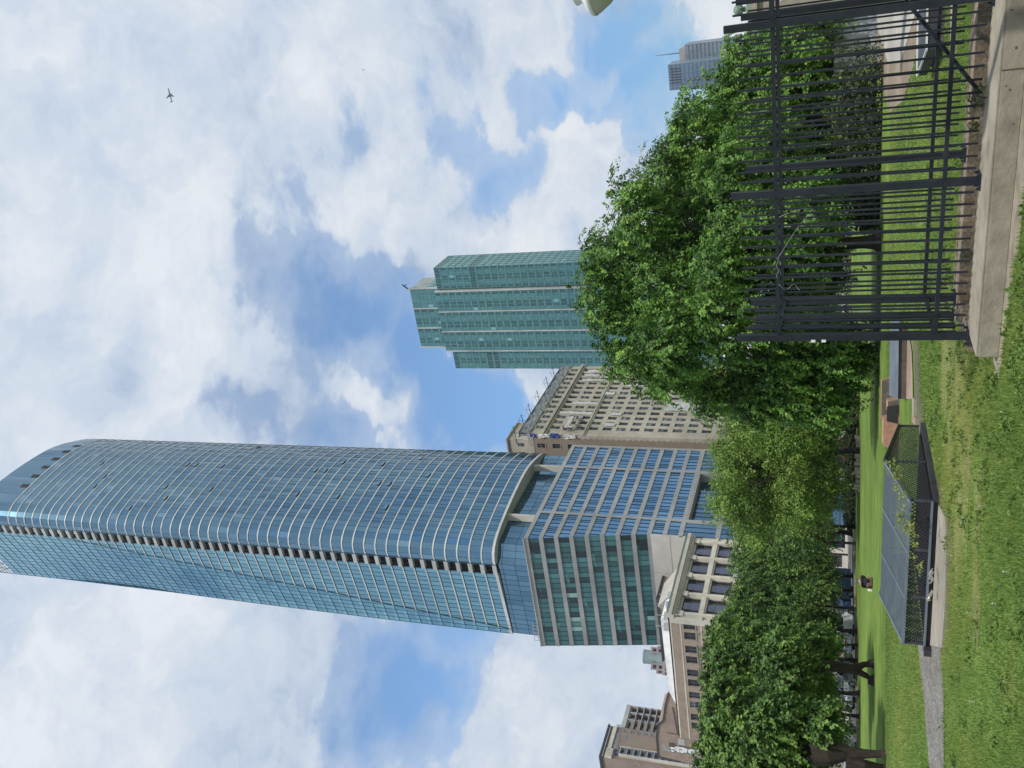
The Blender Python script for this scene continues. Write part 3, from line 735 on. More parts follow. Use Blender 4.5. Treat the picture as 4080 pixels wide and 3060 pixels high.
cloth(None, G(45.4, -1.7, 72.6), GA, nB, 1.1, 2.2, 'plastic', 'draped_sheet', .35, 8, 6, label='pale plastic sheet draped off the end of the upper work platform', cat='sheet')
ph = thing('penthouse', 'small cream penthouse with two dark windows between the tower and the cream high-rise roof', 'penthouse', loc=G(50, 12))
q = MB(); ops = opening_wall(q, G(49.5, 5), GB, nA, [(1.1, 2.3), (4.2, 5.4), (7.2, 8.4)], [(89.5, 91.6)], 0, 13, 85, 94.6, .25)
q.quad(G(49.5, 5, 85), G(60, 5, 85), G(60, 5, 94.6), G(49.5, 5, 94.6)); q.build('wall', 'limestone', ph); add_windows(ph, G(49.5, 5), GB, nA, ops, .2)
q = MB(); q.box(G(49.1, 4.6, 94.6), GA*11, GB*14, ZV*.4); q.build('roof', 'limestone', ph)

# ornate cream-fronted building with brick side ------------------
ob = thing('terracotta_fronted_building', 'low building with ornate cream front, dentil cornice and long brown brick side', 'building', loc=G(-14, 10))
oa0, oa1, ozt = -27.4, -.4, 33.2
P = G(oa0, 0); q = MB()
cols = [(1.9+6.15*i, 6.5+6.15*i) for i in range(4)]
rows = [(27.4, 30.9), (21.9, 26.0), (16.3, 20.5), (10.7, 14.9), (.6, 9)]
ops = opening_wall(q, P, GA, nB, cols, rows, 0, oa1-oa0, 0, ozt-.6, .55)
q.quad(G(oa0, .01, ozt), G(oa1, .01, ozt), G(oa1, 33, ozt), G(oa0, 33, ozt)); q.quad(G(oa0, 33, 0), G(oa1, 33, 0), G(oa1, 33, ozt), G(oa0, 33, ozt)); q.build('front_wall', 'terracotta', ob)
for (x0, x1, z0, z1) in ops:
    f = MB(); pt = lambda x, z, dd=0: P+GA*x+ZV*z+GB*dd
    f.quad(pt(x0, z0, .5), pt(x1, z0, .5), pt(x1, z1, .5), pt(x0, z1, .5), 0, .0)
    for u in (x0+.1, x0+(x1-x0)*.24, x0+(x1-x0)*.76, x1-.1): f.bar(pt(u, z0, .42), pt(u, z1, .42), .2, .14, 1)
    f.bar(pt(x0, z1-.1, .42), pt(x1, z1-.1, .42), .2, .14, 1); f.bar(pt(x0, z0+.1, .42), pt(x1, z0+.1, .42), .2, .14, 1)
    for s in ((x0, .24*(x1-x0)), (x0+.76*(x1-x0), .24*(x1-x0))): f.bar(pt(s[0], (z0+z1)/2, .42), pt(s[0]+s[1], (z0+z1)/2, .42), .14, .1, 1)
    w = f.build('window', ['wglass', 'wframe'], ob)
    s_ = MB(); s_.quad(pt(x0+.24*(x1-x0)+.12, z0+.2, .46), pt(x0+.76*(x1-x0)-.12, z0+.2, .46), pt(x0+.76*(x1-x0)-.12, z1-.2, .46), pt(x0+.24*(x1-x0)+.12, z1-.2, .46), 0, .5+jig(.4))
    s_.build('pane', 'oglass', w)
for z, h, o in ((32.3, .9, 1.2), (31.9, .4, .7), (26.35, .5, .3), (20.9, .4, .25)):
    c = MB(); c.box(G(oa0-.3, -o, z), GA*(oa1-oa0+.3), GB*(o-.003), ZV*h); c.build('cornice', 'terracotta', ob)
c = MB()
for i in range(44): c.box(G(oa0+.1+i*.61, -.68, 31.35), GA*.34, GB*.676, ZV*.55)
c.build('dentils', 'terracotta', ob)
for i in range(5):
    c = MB(); x = oa0+.15+6.15*i+(.0 if i < 4 else -.2)
    c.box(G(x+.3, -.35, 8), GA*.9, GB*.347, ZV*23.0); c.box(G(x, -.5, 30.2), GA*1.4, GB*.14, ZV*1.1)
    c.tube([G(x+.75, -.45, 8), G(x+.75, -.45, 30)], [.2, .2], 8); c.build('pilaster', 'terracotta', ob)
c = MB(); c.bar(G(oa0-.3, -1.25, 33.3), G(oa1, -1.25, 33.3), .16); c.build('cornice_gutter', 'gmull', ob)
q = MB()
wx = [(.9, 2.9), (3.6, 5.5), (7.1, 9), (9.8, 11.7), (13.3, 15.2), (16, 17.9), (19.4, 21.2), (22, 23.8), (25.5, 27.4), (28, 29.9)]
ops = opening_wall(q, G(oa0-.01, 0), GB, nA, wx, [(27.9, 30.2), (22.0, 24.6), (16, 18.6)], 0, 33, 0, 32.6, .35)
q.build('brick_side_wall', 'brick1', ob); add_windows(ob, G(oa0, 0), GB, nA, ops, .33, (1, 1), tints=(0, .35), blind=.1, sill='slabc')
q = MB(); q.box(G(oa0-.05, 0, 32.6), GA*.4, GB*33, ZV*.3); q.box(G(oa0-.14, -.1, 0), GA*.13, GB*1.6, ZV*32.6); q.box(G(oa0-.06, 1.6, 30.7), GA*.055, GB*31.4, ZV*.25)
q.box(G(oa0-.06, 1.6, 26.6), GA*.055, GB*31.4, ZV*.3)
q.build('side_trim', 'terracotta', ob)
wp = thing('rooftop_screen', 'bright white sloping rooftop screen behind the long brick side wall', 'rooftop structure', loc=G(-20, 15))
q = MB(); q.poly([G(-24, 1.5, 33), G(-24, 29.5, 33), G(-24, 23.5, 35.2), G(-24, 4, 35.5)]); q.poly([G(-24, 4, 35.5), G(-24, 23.5, 35.2), G(-18, 23.5, 35.2), G(-18, 4, 35.5)]); q.poly([G(-24, 1.5, 33), G(-24, 4, 35.5), G(-18, 4, 35.5), G(-18, 1.5, 33)])
q.build('screen_wall', 'white', wp)
for i, (a_, b_) in enumerate(((-20, .8), (-22.5, 1.2), (-25, 2), (-26, 4))):
    q = MB(); q.box(G(a_, b_, 33.2), GA*1.2, GB*1.1, ZV*1.4); q.tube([G(a_+.5, b_+.4, 34.6), G(a_+.5, b_+.4, 36.4)], [.06, .06], 6)
    tag(q.build('roof_vent', 'soffit'), 'pale boxy roof vent with thin pipe above the dentil cornice, %s' % ['furthest right', 'second from right', 'third from right', 'at the brick corner'][i], 'roof vent', 'roof vents above the terracotta front')
gb = MB(); gb.poly([G(-14, 3, 33.2), G(-14.5, 12, 33.2), G(-16, 7.5, 37.8)]); gb.poly([G(-14, 3, 33.2), G(-16, 7.5, 37.8), G(-8, 7.5, 37.8), G(-4, 3, 33.2)])
gb.build('roof_gable', 'blank', label='small beige gabled roof light peeping over the dentil cornice', cat='roof light')
tb = thing('tan_penthouse', 'low tan brick penthouse with dark roof edge behind the white rooftop screen', 'rooftop structure', loc=G(-12, 25))
q = MB(); q.box(G(-8, 12, 30), GA*9, GB*18, ZV*9.5); q.build('wall', 'brick2', tb); q = MB(); q.box(G(-8.3, 11.7, 39.5), GA*9.6, GB*18.6, ZV*.4); q.build('roof', 'steel', tb)

# plain brick wall building with graffiti -------------------------
gbd = thing('blank_brick_building', 'plain brown brick building with white bubble graffiti on its side wall', 'building', loc=G(-40, 18))
Pw = G(-39, 0); q = MB()
def W_(b, z, o=0.): return G(-22-o, b, z)
pts = [(26, 0), (46.6, 0), (46.6, 34.4), (46.0, 39.7), (43, 39.5), (39.8, 39.5), (35.8, 38.8), (34.5, 37.6), (29.3, 36.7), (26, 35.8)]
q.poly([W_(*p) for p in pts]); n0 = len(pts)
for i in range(1, n0-1): q.quad(W_(*pts[i]), W_(*pts[i+1]), W_(*pts[i+1], -9), W_(*pts[i], -9))
q.quad(W_(26, 0), W_(26, 35.8), W_(26, 35.8, -9), W_(26, 0, -9))
me = q.build('brick_wall', 'brick3', gbd)
uvl = me.data.uv_layers[0].data
for li in range(n0): uvl[li].uv = (pts[li][0], pts[li][1])
q = MB()
for i in range(2, n0-1): q.bar(W_(*pts[i], .05), W_(*pts[i+1], .05), .3, .3)
q.build('coping', 'steel', gbd)
q = MB(); q.bar(W_(30, 35.2, .1), W_(38, 34.6, .1), .14); q.bar(W_(38, 30, .1), W_(38, 37, .1), .14); q.bar(W_(41.6, 31, .1), W_(41.6, 36, .1), .2); q.box(W_(41, 35.6, .14), GA*.1, GB*1.2, ZV*1.2)
q.build('wall_pipe', 'rustdark', gbd)
q = MB(); q.box(W_(39.4, 33.2, .06), GA*.05, GB*1.8, ZV*1.5); q.build('wall_patch', 'soffit', gbd)
def wallpt(px, py, o):
    P = W_(0, 0, o); d = ray(px, py); s = (P-CAMO).dot(nA)/d.dot(nA); return CAMO+d*s
def gpx(x, y): return 2620+x*.0904, 2940+y*.0904
def blob(pts, o): return [wallpt(*gpx(x, y), o) for x, y in pts]
GR = [[(530,330),(580,300),(640,320),(700,400),(770,460),(820,500),(760,520),(690,490),(650,520),(600,500),(560,440)],
      [(575,530),(640,540),(700,560),(760,540),(740,600),(680,625),(620,610)],
      [(740,410),(800,350),(870,305),(940,330),(1000,370),(1010,420),(960,500),(950,560),(985,640),(900,640),(830,590),(780,540),(770,460)],
      [(1030,370),(1090,390),(1180,440),(1320,490),(1310,560),(1300,650),(1170,650),(1060,680),(1000,630),(960,560),(970,490),(1010,430)],
      [(1330,560),(1380,510),(1480,495),(1580,515),(1660,560),(1690,610),(1650,670),(1540,705),(1430,690),(1350,640)],
      [(1670,520),(1730,480),(1800,510),(1820,560),(1760,610),(1690,590)]]
q = MB()
for g in GR:
    cx = sum(p[0] for p in g)/len(g); cy = sum(p[1] for p in g)/len(g)
    big = [(cx+(x-cx)*1.0+(24 if x > cx else -24)+6, cy+(y-cy)*1.0+(20 if y > cy else -20)+8) for x, y in g]
    q.poly(blob(big, .02), 1)
for i, g in enumerate(GR): q.poly(blob(g, .03+.004*i), 0)
for g in ([(1460,590),(1540,590),(1545,605),(1465,608)], [(960,490),(1080,495),(1080,550),(960,550)], [(590,350),(640,390),(630,410),(585,375)], [(800,455),(830,455),(830,490),(800,490)], [(1545,540),(1580,580),(1570,590),(1535,550)]): q.poly(blob(g, .06), 1)
q.poly(blob([(1000,505),(1050,505),(1045,535),(1005,535)], .064), 0)
q.poly(blob([(150,320),(300,280),(340,400),(420,480),(560,520),(550,600),(380,590),(290,500),(240,420),(220,340)], .012), 2)
q.build('graffiti', ['white', 'mull', 'tealmetal'], gbd)

# brown brick apartment tower far left ----------------------------
RL = dist(2500, 3014, 400); RL.z = 0; KK = 400/236.
rl = thing('brick_apartment_tower', 'reddish brown brick apartment tower with pale piers and stacked balconies at the left edge', 'building', loc=RL)
def RP(a, b, z=0, o=0): return RL+GA*a*KK+GB*b+ZV*(1.6+(z-1.6)*KK if z else 0)-GB*o
ZK = lambda z: 1.6+(z-1.6)*KK
FL3 = 1.72
wt = [(53.6-FL3*i, 54.6-FL3*i) for i in range(12)]
q = MB()
ops = opening_wall(q, RL.copy(), GA, nB, [(7.3*KK, 8.3*KK)], [(ZK(a), ZK(b)) for a, b in wt], -1.5*KK, 8.8*KK, 0, ZK(56.0), .3)
ops += opening_wall(q, RL.copy()+GB*.02, GA, nB, [(5.6*KK, 6.6*KK), (3.9*KK, 4.9*KK), (2.3*KK, 3.2*KK)], [(ZK(a), ZK(b)) for a, b in wt[:2]], 2.0*KK, 7.0*KK, ZK(51.5), ZK(55.5), .3) if False else []
q.quad(RP(-1.5, 0), RP(-1.5, 40), RP(-1.5, 40, 56), RP(-1.5, 0, 56)); q.quad(RP(8.8, 0), RP(8.8, 40), RP(8.8, 40, 56), RP(8.8, 0, 56)); q.quad(RP(-1.5, 0, 56), RP(8.8, 0, 56), RP(8.8, 40, 56), RP(-1.5, 40, 56))
q.build('main_wall', 'brick3', rl); add_windows(rl, RL.copy(), GA, nB, ops, .25, (2, 1), glass='oglass', frame='soffit', tints=(.3, 1), blind=.5)
for x0, x1 in ((5.4, 6.6), (3.6, 4.8), (2.1, 3.1)):
    for a, b in wt[:1]+([wt[1]] if x0 > 5 else []):
        f = MB(); f.quad(RP(x0, 0, a, .06), RP(x1, 0, a, .06), RP(x1, 0, b, .06), RP(x0, 0, b, .06), 0, .7)
        for k in range(4): f.bar(RP(x0+(x1-x0)*k/3, 0, a, .1), RP(x0+(x1-x0)*k/3, 0, b, .1), .14, .08, 1)
        f.bar(RP(x0, 0, (a+b)/2, .1), RP(x1, 0, (a+b)/2, .1), .12, .08, 1); f.build('window', ['oglass', 'soffit'], rl)
q = MB(); q.box(RP(2.0, 0, 43.6, .12), GA*4.7*KK, GB*.1, ZV*7.9*KK); q.build('rough_brick_panel', 'brick2', rl)
q = MB(); q.box(RP(-1.7, -.6, 56.9), GA*10.8*KK, GB*16, ZV*.8); q.box(RP(-1.5, 0, 56), GA*10.3*KK, GB*14, ZV*1.5, 1); q.build('roof_band', ['steel', 'rustdark'], rl)
q = MB(); q.box(RP(-1.3, 0, 56.55, .3), GA*9.6*KK, GB*.25, ZV*.35); q.build('roof_strip_light', 'white', rl)
q = MB(); q.box(RP(-1.5, 0, 54.9, .5), GA*10.3*KK, GB*.49, ZV*1.6)
for k in range(4): q.box(RP(-1.5+k*.75, 0, 54.2, 1.0), GA*.8, GB*.9, ZV*3.0)
q.build('pale_crown_band', 'terracotta', rl)
for k in range(11):      # stacked balconies
    z = 52.3-FL3*k; q = MB(); q.box(RP(-.4, 0, z, 1.5), GA*2.2*KK, GB*1.5, ZV*.32); q.build('balcony', 'soffit', rl)
    g = MB(); g.box(RP(-.4, 0, z+.19, 1.5), GA*2.2*KK, GB*.06, ZV*1.0); g.build('railing', 'oglass', rl)
    d_ = MB(); d_.quad(RP(-.3, 0, z+.2, .03), RP(1.6, 0, z+.2, .03), RP(1.6, 0, z+1.5, .03), RP(-.3, 0, z+1.5, .03), 0, .1); d_.build('balcony_door', 'wglass', rl)
for x in (-.5, 1.85):
    q = MB(); q.box(RP(x, 0, 20, 1.6), GA*.45, GB*1.6, ZV*32.6*KK); q.build('pale_pier', 'terracotta', rl)
q = MB()
ops = opening_wall(q, RP(8.8, 2.0), GA, nB, [(.5*KK, 3.3*KK), (4.0*KK, 6.1*KK), (6.5*KK, 8.3*KK)], [(ZK(51.3-FL3*i), ZK(52.7-FL3*i)) for i in range(9)], 0, 8.8*KK, 0, ZK(53.2), 1.3)
q.quad(RP(8.8, 2, 53.2), RP(17.6, 2, 53.2), RP(17.6, 26, 53.2), RP(8.8, 26, 53.2)); q.quad(RP(17.6, 2), RP(17.6, 26), RP(17.6, 26, 53.2), RP(17.6, 2, 53.2))
q.build('step_wall', 'brick3', rl); add_windows(rl, RP(8.8, 2.0), GA, nB, ops, 1.25, (2, 1), glass='oglass', tints=(0, 1), blind=.4)
q = MB(); q.box(RP(8.8, 1.5, 53.2), GA*8.9*KK, GB*1.2, ZV*1.9); q.box(RP(9.4, 5, 53), GA*3*KK, GB*9, ZV*3.1*KK); q.build('pale_fascia', 'soffit', rl)
for x in (12.6, 15.1, 17.35):
    q = MB(); q.box(RP(x, 1.7, 30), GA*.5, GB*.28, ZV*23.3*KK); q.build('pale_pier', 'soffit', rl)
for k in range(9):
    q = MB(); q.box(RP(9.1, 1.2, 51.1-FL3*k), GA*8.4*KK, GB*.78, ZV*.3); q.box(RP(9.1, 1.2, 51.3-FL3*k), GA*3.2*KK, GB*.1, ZV*1.0, 1); q.build('balcony', ['soffit', 'brick3'], rl)

# ------------------------------------------------------------------ green glass tower
gt = thing('green_glass_tower', 'tall green glass tower with white vertical piers and stepped top, behind the big elm', 'skyscraper', loc=dist(2000, 1155, 370))
GT = dist(2000, 1155, 370); GT.z = 0
def Q(a, b, z=0): return GT+GA*a+GB*b+ZV*z
def curtain(par, P0, dv, W_w, z0, z1, fh, bay, name, n, base=.4, wins=True, mech=()):
    gm, mm = MB(), MB(); nb = max(1, round(W_w/bay)); nf = max(1, round((z1-z0)/fh))
    for f in range(nf):
        za, zb = z0+(z1-z0)*f/nf, z0+(z1-z0)*(f+1)/nf; zm = za+(zb-za)*.3
        for i in range(nb):
            a, b = P0+dv*(W_w*i/nb), P0+dv*(W_w*(i+1)/nb)
            me_ = any(m0 <= za < m1 for m0, m1 in mech)
            dk = wins and (i % 4 in (0, 3))
            t = base+jig(.16)-(.30 if dk else 0)
            if R_.random() < .012: t = .85
            tiltq(gm, [a+ZV*za, b+ZV*za, b+ZV*zm, a+ZV*zm], max(0, min(1, base+.05+jig(.1))), .02)
            tiltq(gm, [a+ZV*zm, b+ZV*zm, b+ZV*zb, a+ZV*zb], max(0, min(1, .02 if me_ else t)), .02)
            if dk and not me_: mm.bar(a+ZV*(zm+.4)+n*.05+dv*.5, b+ZV*(zm+.4)+n*.05, .09, .06)
        mm.bar(P0+ZV*za+n*.06, P0+dv*W_w+ZV*za+n*.06, .13, .12); mm.bar(P0+ZV*zm+n*.05, P0+dv*W_w+ZV*zm+n*.05, .07, .08)
    for i in range(nb+1):
        x = P0+dv*(W_w*i/nb); mm.bar(x+ZV*z0+n*.06, x+ZV*z1+n*.06, .12 if i % 2 else .2, .1)
    gm.build(name+'_glass', 'gglass', par); mm.build(name+'_mullions', 'gmull', par)
for i in range(3): curtain(gt, Q(0, .5+9.93*i), GB, 8.95, 60, 176.8, 3.5, 1.5, 'south_bay', nA, .40)
for i in range(3): curtain(gt, Q(4, .1+9.93*i), GB, 8.95, 172, 191.6, 3.6, 1.5, 'upper_bay', nA, .40, wins=(i > 0))
curtain(gt, Q(1.5, -11), GB, 10.0, 60, 176, 3.5, 1.3, 'right_wing', nA, .38, mech=((171.5, 176), (152, 156)))
curtain(gt, Q(2.5, 30.6), GB, 9.4, 60, 174.7, 3.5, 1.3, 'left_wing', nA, .42, mech=((169.5, 174), (150, 154)))
curtain(gt, Q(1.5, -11), GA, 17.3, 60, 176, 3.5, 2.9, 'east_face', nB, .7, wins=False, mech=((171.5, 176), (152, 156)))  # east facets get a higher base tint, their brighter lighting painted in
curtain(gt, Q(4, -.4), GA, 16, 172, 184, 4, 3.2, 'upper_east_face', nB, .6, wins=False)
for i in range(4):
    q = MB(); q.box(Q(-.35, -.3+9.93*i, 55), GA*1.6, GB*.55, ZV*121.9); q.box(Q(3.5, -.75+9.93*i, 172), GA*1.2, GB*.55, ZV*20.0); q.build('white_pier', 'pierw', gt)
q = MB(); q.box(Q(4.3, -.2, 184), GA*15.5, GB*29.4, ZV*7.6); q.build('mechanical_storey', 'soffit', gt)
q = MB(); q.box(Q(.3, .1, 50), GA*18, GB*29.6, ZV*126.7); q.box(Q(1.8, -10.8, 50), GA*17, GB*11, ZV*125.7); q.box(Q(2.8, 30, 50), GA*15, GB*9.8, ZV*124.4); q.build('core', 'gmull', gt)
q = MB(); q.bar(Q(7, .5, 190), Q(7, .5, 194.5), .35); q.bar(Q(7, .5, 194.2), Q(4.5, -2.5, 195.2), .5); q.bar(Q(5, -1.5, 194.8), Q(4.5, -2.5, 193), .3)
tag(q.build('roof_crane', 'steel'), 'small dark window-washing crane on the top corner of the green glass tower', 'roof crane')
q = MB()
for i in range(6): q.bar(Q(3, 30.8+i*.7, 176), Q(3, 30.8+i*.7, 178), .12)
for z in (176.8, 178): q.bar(Q(3, 30.8, z), Q(3, 34.3, z), .12)
q.build('roof_railing', 'white', gt)

# ------------------------------------------------------------------ far skyline
def far_slab(name, label, px0, px1, pytop, D, depth, mat, floors, bay, extra=None, w_along=GB):
    P0 = dist(pytop, px0, D); z1 = P0.z; P0.z = 0
    n = (GA*-1)
    d = ray(pytop, px1); dv = w_along
    nn = Vector((dv.y, -dv.x, 0)); s = (P0-CAMO).dot(nn)/d.dot(nn); W_w = (CAMO+d*s-P0).dot(dv)
    t = thing(name, label, 'skyscraper', 'distant skyscrapers', loc=P0)
    q = MB(); q.box(P0, dv*W_w, GA*depth, ZV*z1); q.build('block', mat, t)
    q = MB(); fh = 4.0
    k = 0; z = 60
    while z < z1-1: q.bar(P0+ZV*z-GA*.1, P0+dv*W_w+ZV*z-GA*.1, .9, .3); z += fh*1.0
    x = 0
    while x < abs(W_w)+.01:
        q.bar(P0+dv*x*(1 if W_w > 0 else -1)+ZV*60-GA*.2, P0+dv*x*(1 if W_w > 0 else -1)+ZV*z1-GA*.2, .5, .3); x += bay
    q.build('facade_grid', extra or 'farglass2', t)
    return t, P0, W_w, z1
M['fargrid'] = nmat('far_facade_grid', (.13, .18, .25), (.19, .25, .33), .05, .5)
t, P0, W_w, z1 = far_slab('far_tower', 'distant dark blue glass slab tower with black slots near its top', 259, 362, 2661, 900, 30, 'farglass', 40, 4.2, 'fargrid')
for i in range(6):
    q = MB(); b_ = 4+i*2.7; q.box(P0+GB*b_*W_w/25.+ZV*(z1-12)-GA*.6, GB*.7, GA*.4, ZV*10.5); q.build('dark_slot', 'dark', t)
for i in range(6):
    q = MB(); q.box(P0+GB*W_w*.62+ZV*(z1-20-i*4.6)-GA*.7, GB*2.2, GA*.5, ZV*2.6, 0); q.box(P0+GB*W_w*.62+ZV*(z1-19.2-i*4.6)-GA*.8, GB*1.2, GA*.08, ZV*1.4, 1); q.build('balcony_opening', ['dark', 'farstone'], t)
q = MB(); q.box(P0+GB*W_w+GA*4, GB*1.8, GA*14, ZV*(z1-9)); q.build('side_block', 'farglass2', t)
t, P0, W_w, z1 = far_slab('far_tower', 'distant pale grey tower with a thin roof mast, right of the dark blue slab', 180, 250, 2727, 960, 30, 'farglass2', 40, 5, 'farglass2')
q = MB(); q.box(P0+GB*W_w*.2+GA*2, GB*W_w*.7, GA*20, ZV*(z1+6)); q.build('top_block', 'farstone', t)
q = MB(); q.tube([P0+GB*W_w*.45+GA*8+ZV*(z1+5), P0+GB*W_w*.45+GA*8+ZV*(z1+14), P0+GB*W_w*.45+GA*8+ZV*(z1+32)], [.9, .6, .25], 6); q.build('mast', 'farglass', t)
# older stone hotel tower with steep roof
t = thing('old_stone_tower', 'distant old stone tower with steep pyramid roof in front of the pale grey tower', 'skyscraper', 'distant skyscrapers', loc=dist(2950, 200, 760))
X0 = dist(2960, 236, 760); X1 = dist(2960, 172, 760); X0.z = X1.z = 0; dv = (X1-X0).normalized(); w = (X1-X0).length; bk = Vector((-dv.y, dv.x, 0)); 
if bk.y < 0: bk = -bk
zt_ = dist(2920, 200, 760).z; za_ = dist(2855, 200, 760).z
q = MB(); ops = opening_wall(q, X0.copy(), dv, -bk, [(1.0+2.1*i, 2.1+2.1*i) for i in range(int((w-1)/2.1))], [(zt_-6-5*i, zt_-3.4-5*i) for i in range(8)], 0, w, 0, zt_, .3)
q.quad(X1, X1+bk*14, X1+bk*14+ZV*zt_, X1+ZV*zt_); q.build('wall', 'farstone', t); add_windows(t, X0, dv, -bk, ops, .3, (0, 0), tints=(0, .2))
c = X0+dv*w*.5+bk*7; q = MB()
K = [X0-dv*.5, X1+dv*.5, X1+bk*14, X0+bk*14]; Tt = [c+(k-c)*.28 for k in K]
for i in range(4): q.quad(K[i]+ZV*zt_, K[(i+1) % 4]+ZV*zt_, Tt[(i+1) % 4]+ZV*(za_-3), Tt[i]+ZV*(za_-3))
q.box(c-dv*1.7-bk*1.7+ZV*(za_-4), dv*3.4, bk*3.4, ZV*6.5, 1); q.build('steep_roof', ['farstone', 'farglass'], t)
def plain_block(name, label, px, pya, pyb, D, mat, group='distant skyscrapers', wins=True, depth=20):
    X0 = dist(px, pya, D); X1 = dist(px, pyb, D); z = X0.z; X0.z = X1.z = 0; dv = (X1-X0).normalized(); w = (X1-X0).length; bk = Vector((-dv.y, dv.x, 0))
    if bk.y < 0: bk = -bk
    t = thing(name, label, 'building', group, loc=X0); q = MB()
    ops = opening_wall(q, X0.copy(), dv, -bk, [(1+2.6*i, 2.4+2.6*i) for i in range(int((w-1)/2.6))], [(z-5-4.4*i, z-2.6-4.4*i) for i in range(min(12, int(z/4.4)-1))], 0, w, 0, z, .3)
    q.quad(X0, X0+bk*depth, X0+bk*depth+ZV*z, X0+ZV*z); q.quad(X1, X1+bk*depth, X1+bk*depth+ZV*z, X1+ZV*z); q.quad(X0+ZV*z, X1+ZV*z, X1+bk*depth+ZV*z, X0+bk*depth+ZV*z)
    q.build('wall', mat, t)
    add_windows(t, X0, dv, -bk, ops, .3, (0, 0), tints=(0, .3), limit=40); return t, X0, dv, w, z, bk
plain_block('far_office_block', 'distant tan office block with rows of small windows, just right of the old stone tower', 2925, 172, 148, 700, 'farstone')
plain_block('far_office_block', 'distant blue grey block peeping between the old stone tower and the fence posts', 2990, 150, 130, 820, 'farglass2')
plain_block('brown_gabled_building', 'brown building top peeping over the elm crown, left of the blue slab', 2682, 545, 478, 430, 'brick3', depth=30)
plain_block('far_office_block', 'tan block seen in the narrow gap between the two thick right hand fence posts', 3000, 98, 60, 320, 'brick2')
# pinkish high-rise with round tank-like drum
D_ = 450; zc = dist(2605, 2625, D_).z
t = thing('pink_highrise', 'distant pinkish grey high-rise with a round pale drum on top, above the brick side wall', 'skyscraper', 'distant skyscrapers', loc=dist(2660, 2625, D_))
for (pya, pyb, px, dd) in ((2560, 2690, 2640, 0), (2572, 2684, 2614, 2), (2576, 2600, 2592, 1), (2640, 2668, 2592, 1), (2580, 2655, 2600, 4)):
    X0 = dist(px, pyb, D_+dd*1.5); X1 = dist(px, pya, D_+dd*1.5); z = X0.z; X0.z = X1.z = 0; dv = (X1-X0).normalized(); bk = Vector((-dv.y, dv.x, 0)); bk = bk if bk.y > 0 else -bk
    q = MB(); q.box(X0, dv*(X1-X0).length, bk*9, ZV*z); q.build('wall', 'pinkstone', t)
    q = MB(); L_ = (X1-X0).length; n = max(1, int(L_/1.9))
    for i in range(n):
        for k in range(7): q.box(X0+dv*(L_*(i+.25)/n)+ZV*(z-2.6-2.9*k)-bk*.12, dv*(L_*.5/n), bk*.1, ZV*1.5)
    q.build('windows', 'dark', t, kind='stuff')
c = dist(2605, 2620, D_+6); rr = (dist(2605, 2592, D_+6)-c).length
q = MB(); z0_ = dist(2612, 2620, D_).z; z2_ = dist(2562, 2620, D_).z
q.lathe((c.x, c.y, 0), [(rr*1.35, z0_-6), (rr*1.35, z0_), (rr, z0_), (rr, z2_), (rr*1.03, z2_), (rr*1.03, z2_+.8), (0, z2_+.8)], 28); q.build('round_drum', 'tealmetal', t)

# ------------------------------------------------------------------ iron fence round the rail cutting
FE = (gnd(3905, 720, .22)-gnd(3857, 1337, .22)); FE.z = 0; FE.normalize()       # along the fence, to the right
FN = Vector((-FE.y, FE.x, 0)); FN = FN if FN.y > 0 else -FN
_e = gnd(3985, 1385); _p = [_e-FE*.3+FN*.3]+[_e+FE*(-.3+.22*i)-FN*(.05+.05*math.sin(i*1.9)+.10*R_.random()+.05*i) for i in range(34)]+[_e+FE*7.2+FN*.3]
sheet('kerb_soil', _p, 'soilc', .008); KSP = _p
FP = gnd(3857, 1337, .22); FP.z = 0
RP1 = gnd(3805, 1185, .22); RP1.z = 0
fe = thing('iron_fence', 'nearest tall black iron picket fence, standing on the pale concrete kerb', 'fence', loc=FP)
def post(P, z0, z1, w, par):
    q = MB(); q.box(P-FE*w/2-FN*w/2+ZV*z0, FE*w, FN*w, ZV*(z1-z0)); q.build('post', 'iron', par)
    q = MB(); q.box(P-FE*w*1.15-FN*w*1.15+ZV*z0, FE*w*2.3, FN*w*2.3, ZV*.015)
    for sx in (-1, 1):
        for sy in (-1, 1): q.tube([P+FE*w*.9*sx+FN*w*.9*sy+ZV*(z0+.015), P+FE*w*.9*sx+FN*w*.9*sy+ZV*(z0+.045)], [.012, .012], 6)
    q.build('base_plate', 'iron', par)
pk = {}
def picket(P, z0, z1, par, w=.021):
    key = round(z1-z0, 2)
    if key not in pk:
        q = MB(); q.box(Vector((-w/2, -w/2, 0)), Vector((w, 0, 0)), Vector((0, w, 0)), ZV*key); o = q.build('picket', 'iron', par)
        pk[key] = o
    else: o = pk[key].copy(); COL.objects.link(o); o.parent = par
    o.matrix_parent_inverse = Matrix()
    o.rotation_euler = (jig(.006), jig(.008), math.atan2(FE.y, FE.x)); o.location = P+ZV*z0-par.location
    return o
ZC = .22
def run(par, P0, dv, Lg, posts, z_top, railz, pz0, pz1, pw=.078, first=True):
    for i, s in enumerate(posts): post(P0+dv*s, ZC, z_top, pw, par)
    for z in railz:
        q = MB(); q.bar(P0+ZV*z-dv*.0, P0+dv*Lg+ZV*z, .042, .042); q.build('rail', 'iron', par)
    s = .128
    while s < Lg:
        if min(abs(s-x) for x in posts+[99]) > .06: picket(P0+dv*s, pz0+jig(.01), pz1+jig(.012), par)
        s += .1285
run(fe, FP, FE, 5.6, [0, 1.79, 3.6, 5.4], 2.79, (2.29, .56), .265, 2.69)
re_ = thing('iron_fence', 'second black iron picket fence standing behind the near one on the rear pebbled kerb', 'fence', 'iron picket fences', loc=RP1); fe['group'] = 'iron picket fences'
run(re_, RP1, FE, 6, [0, 1.83, 3.66, 5.5], 2.74, (2.32, .575), .31, 2.66)
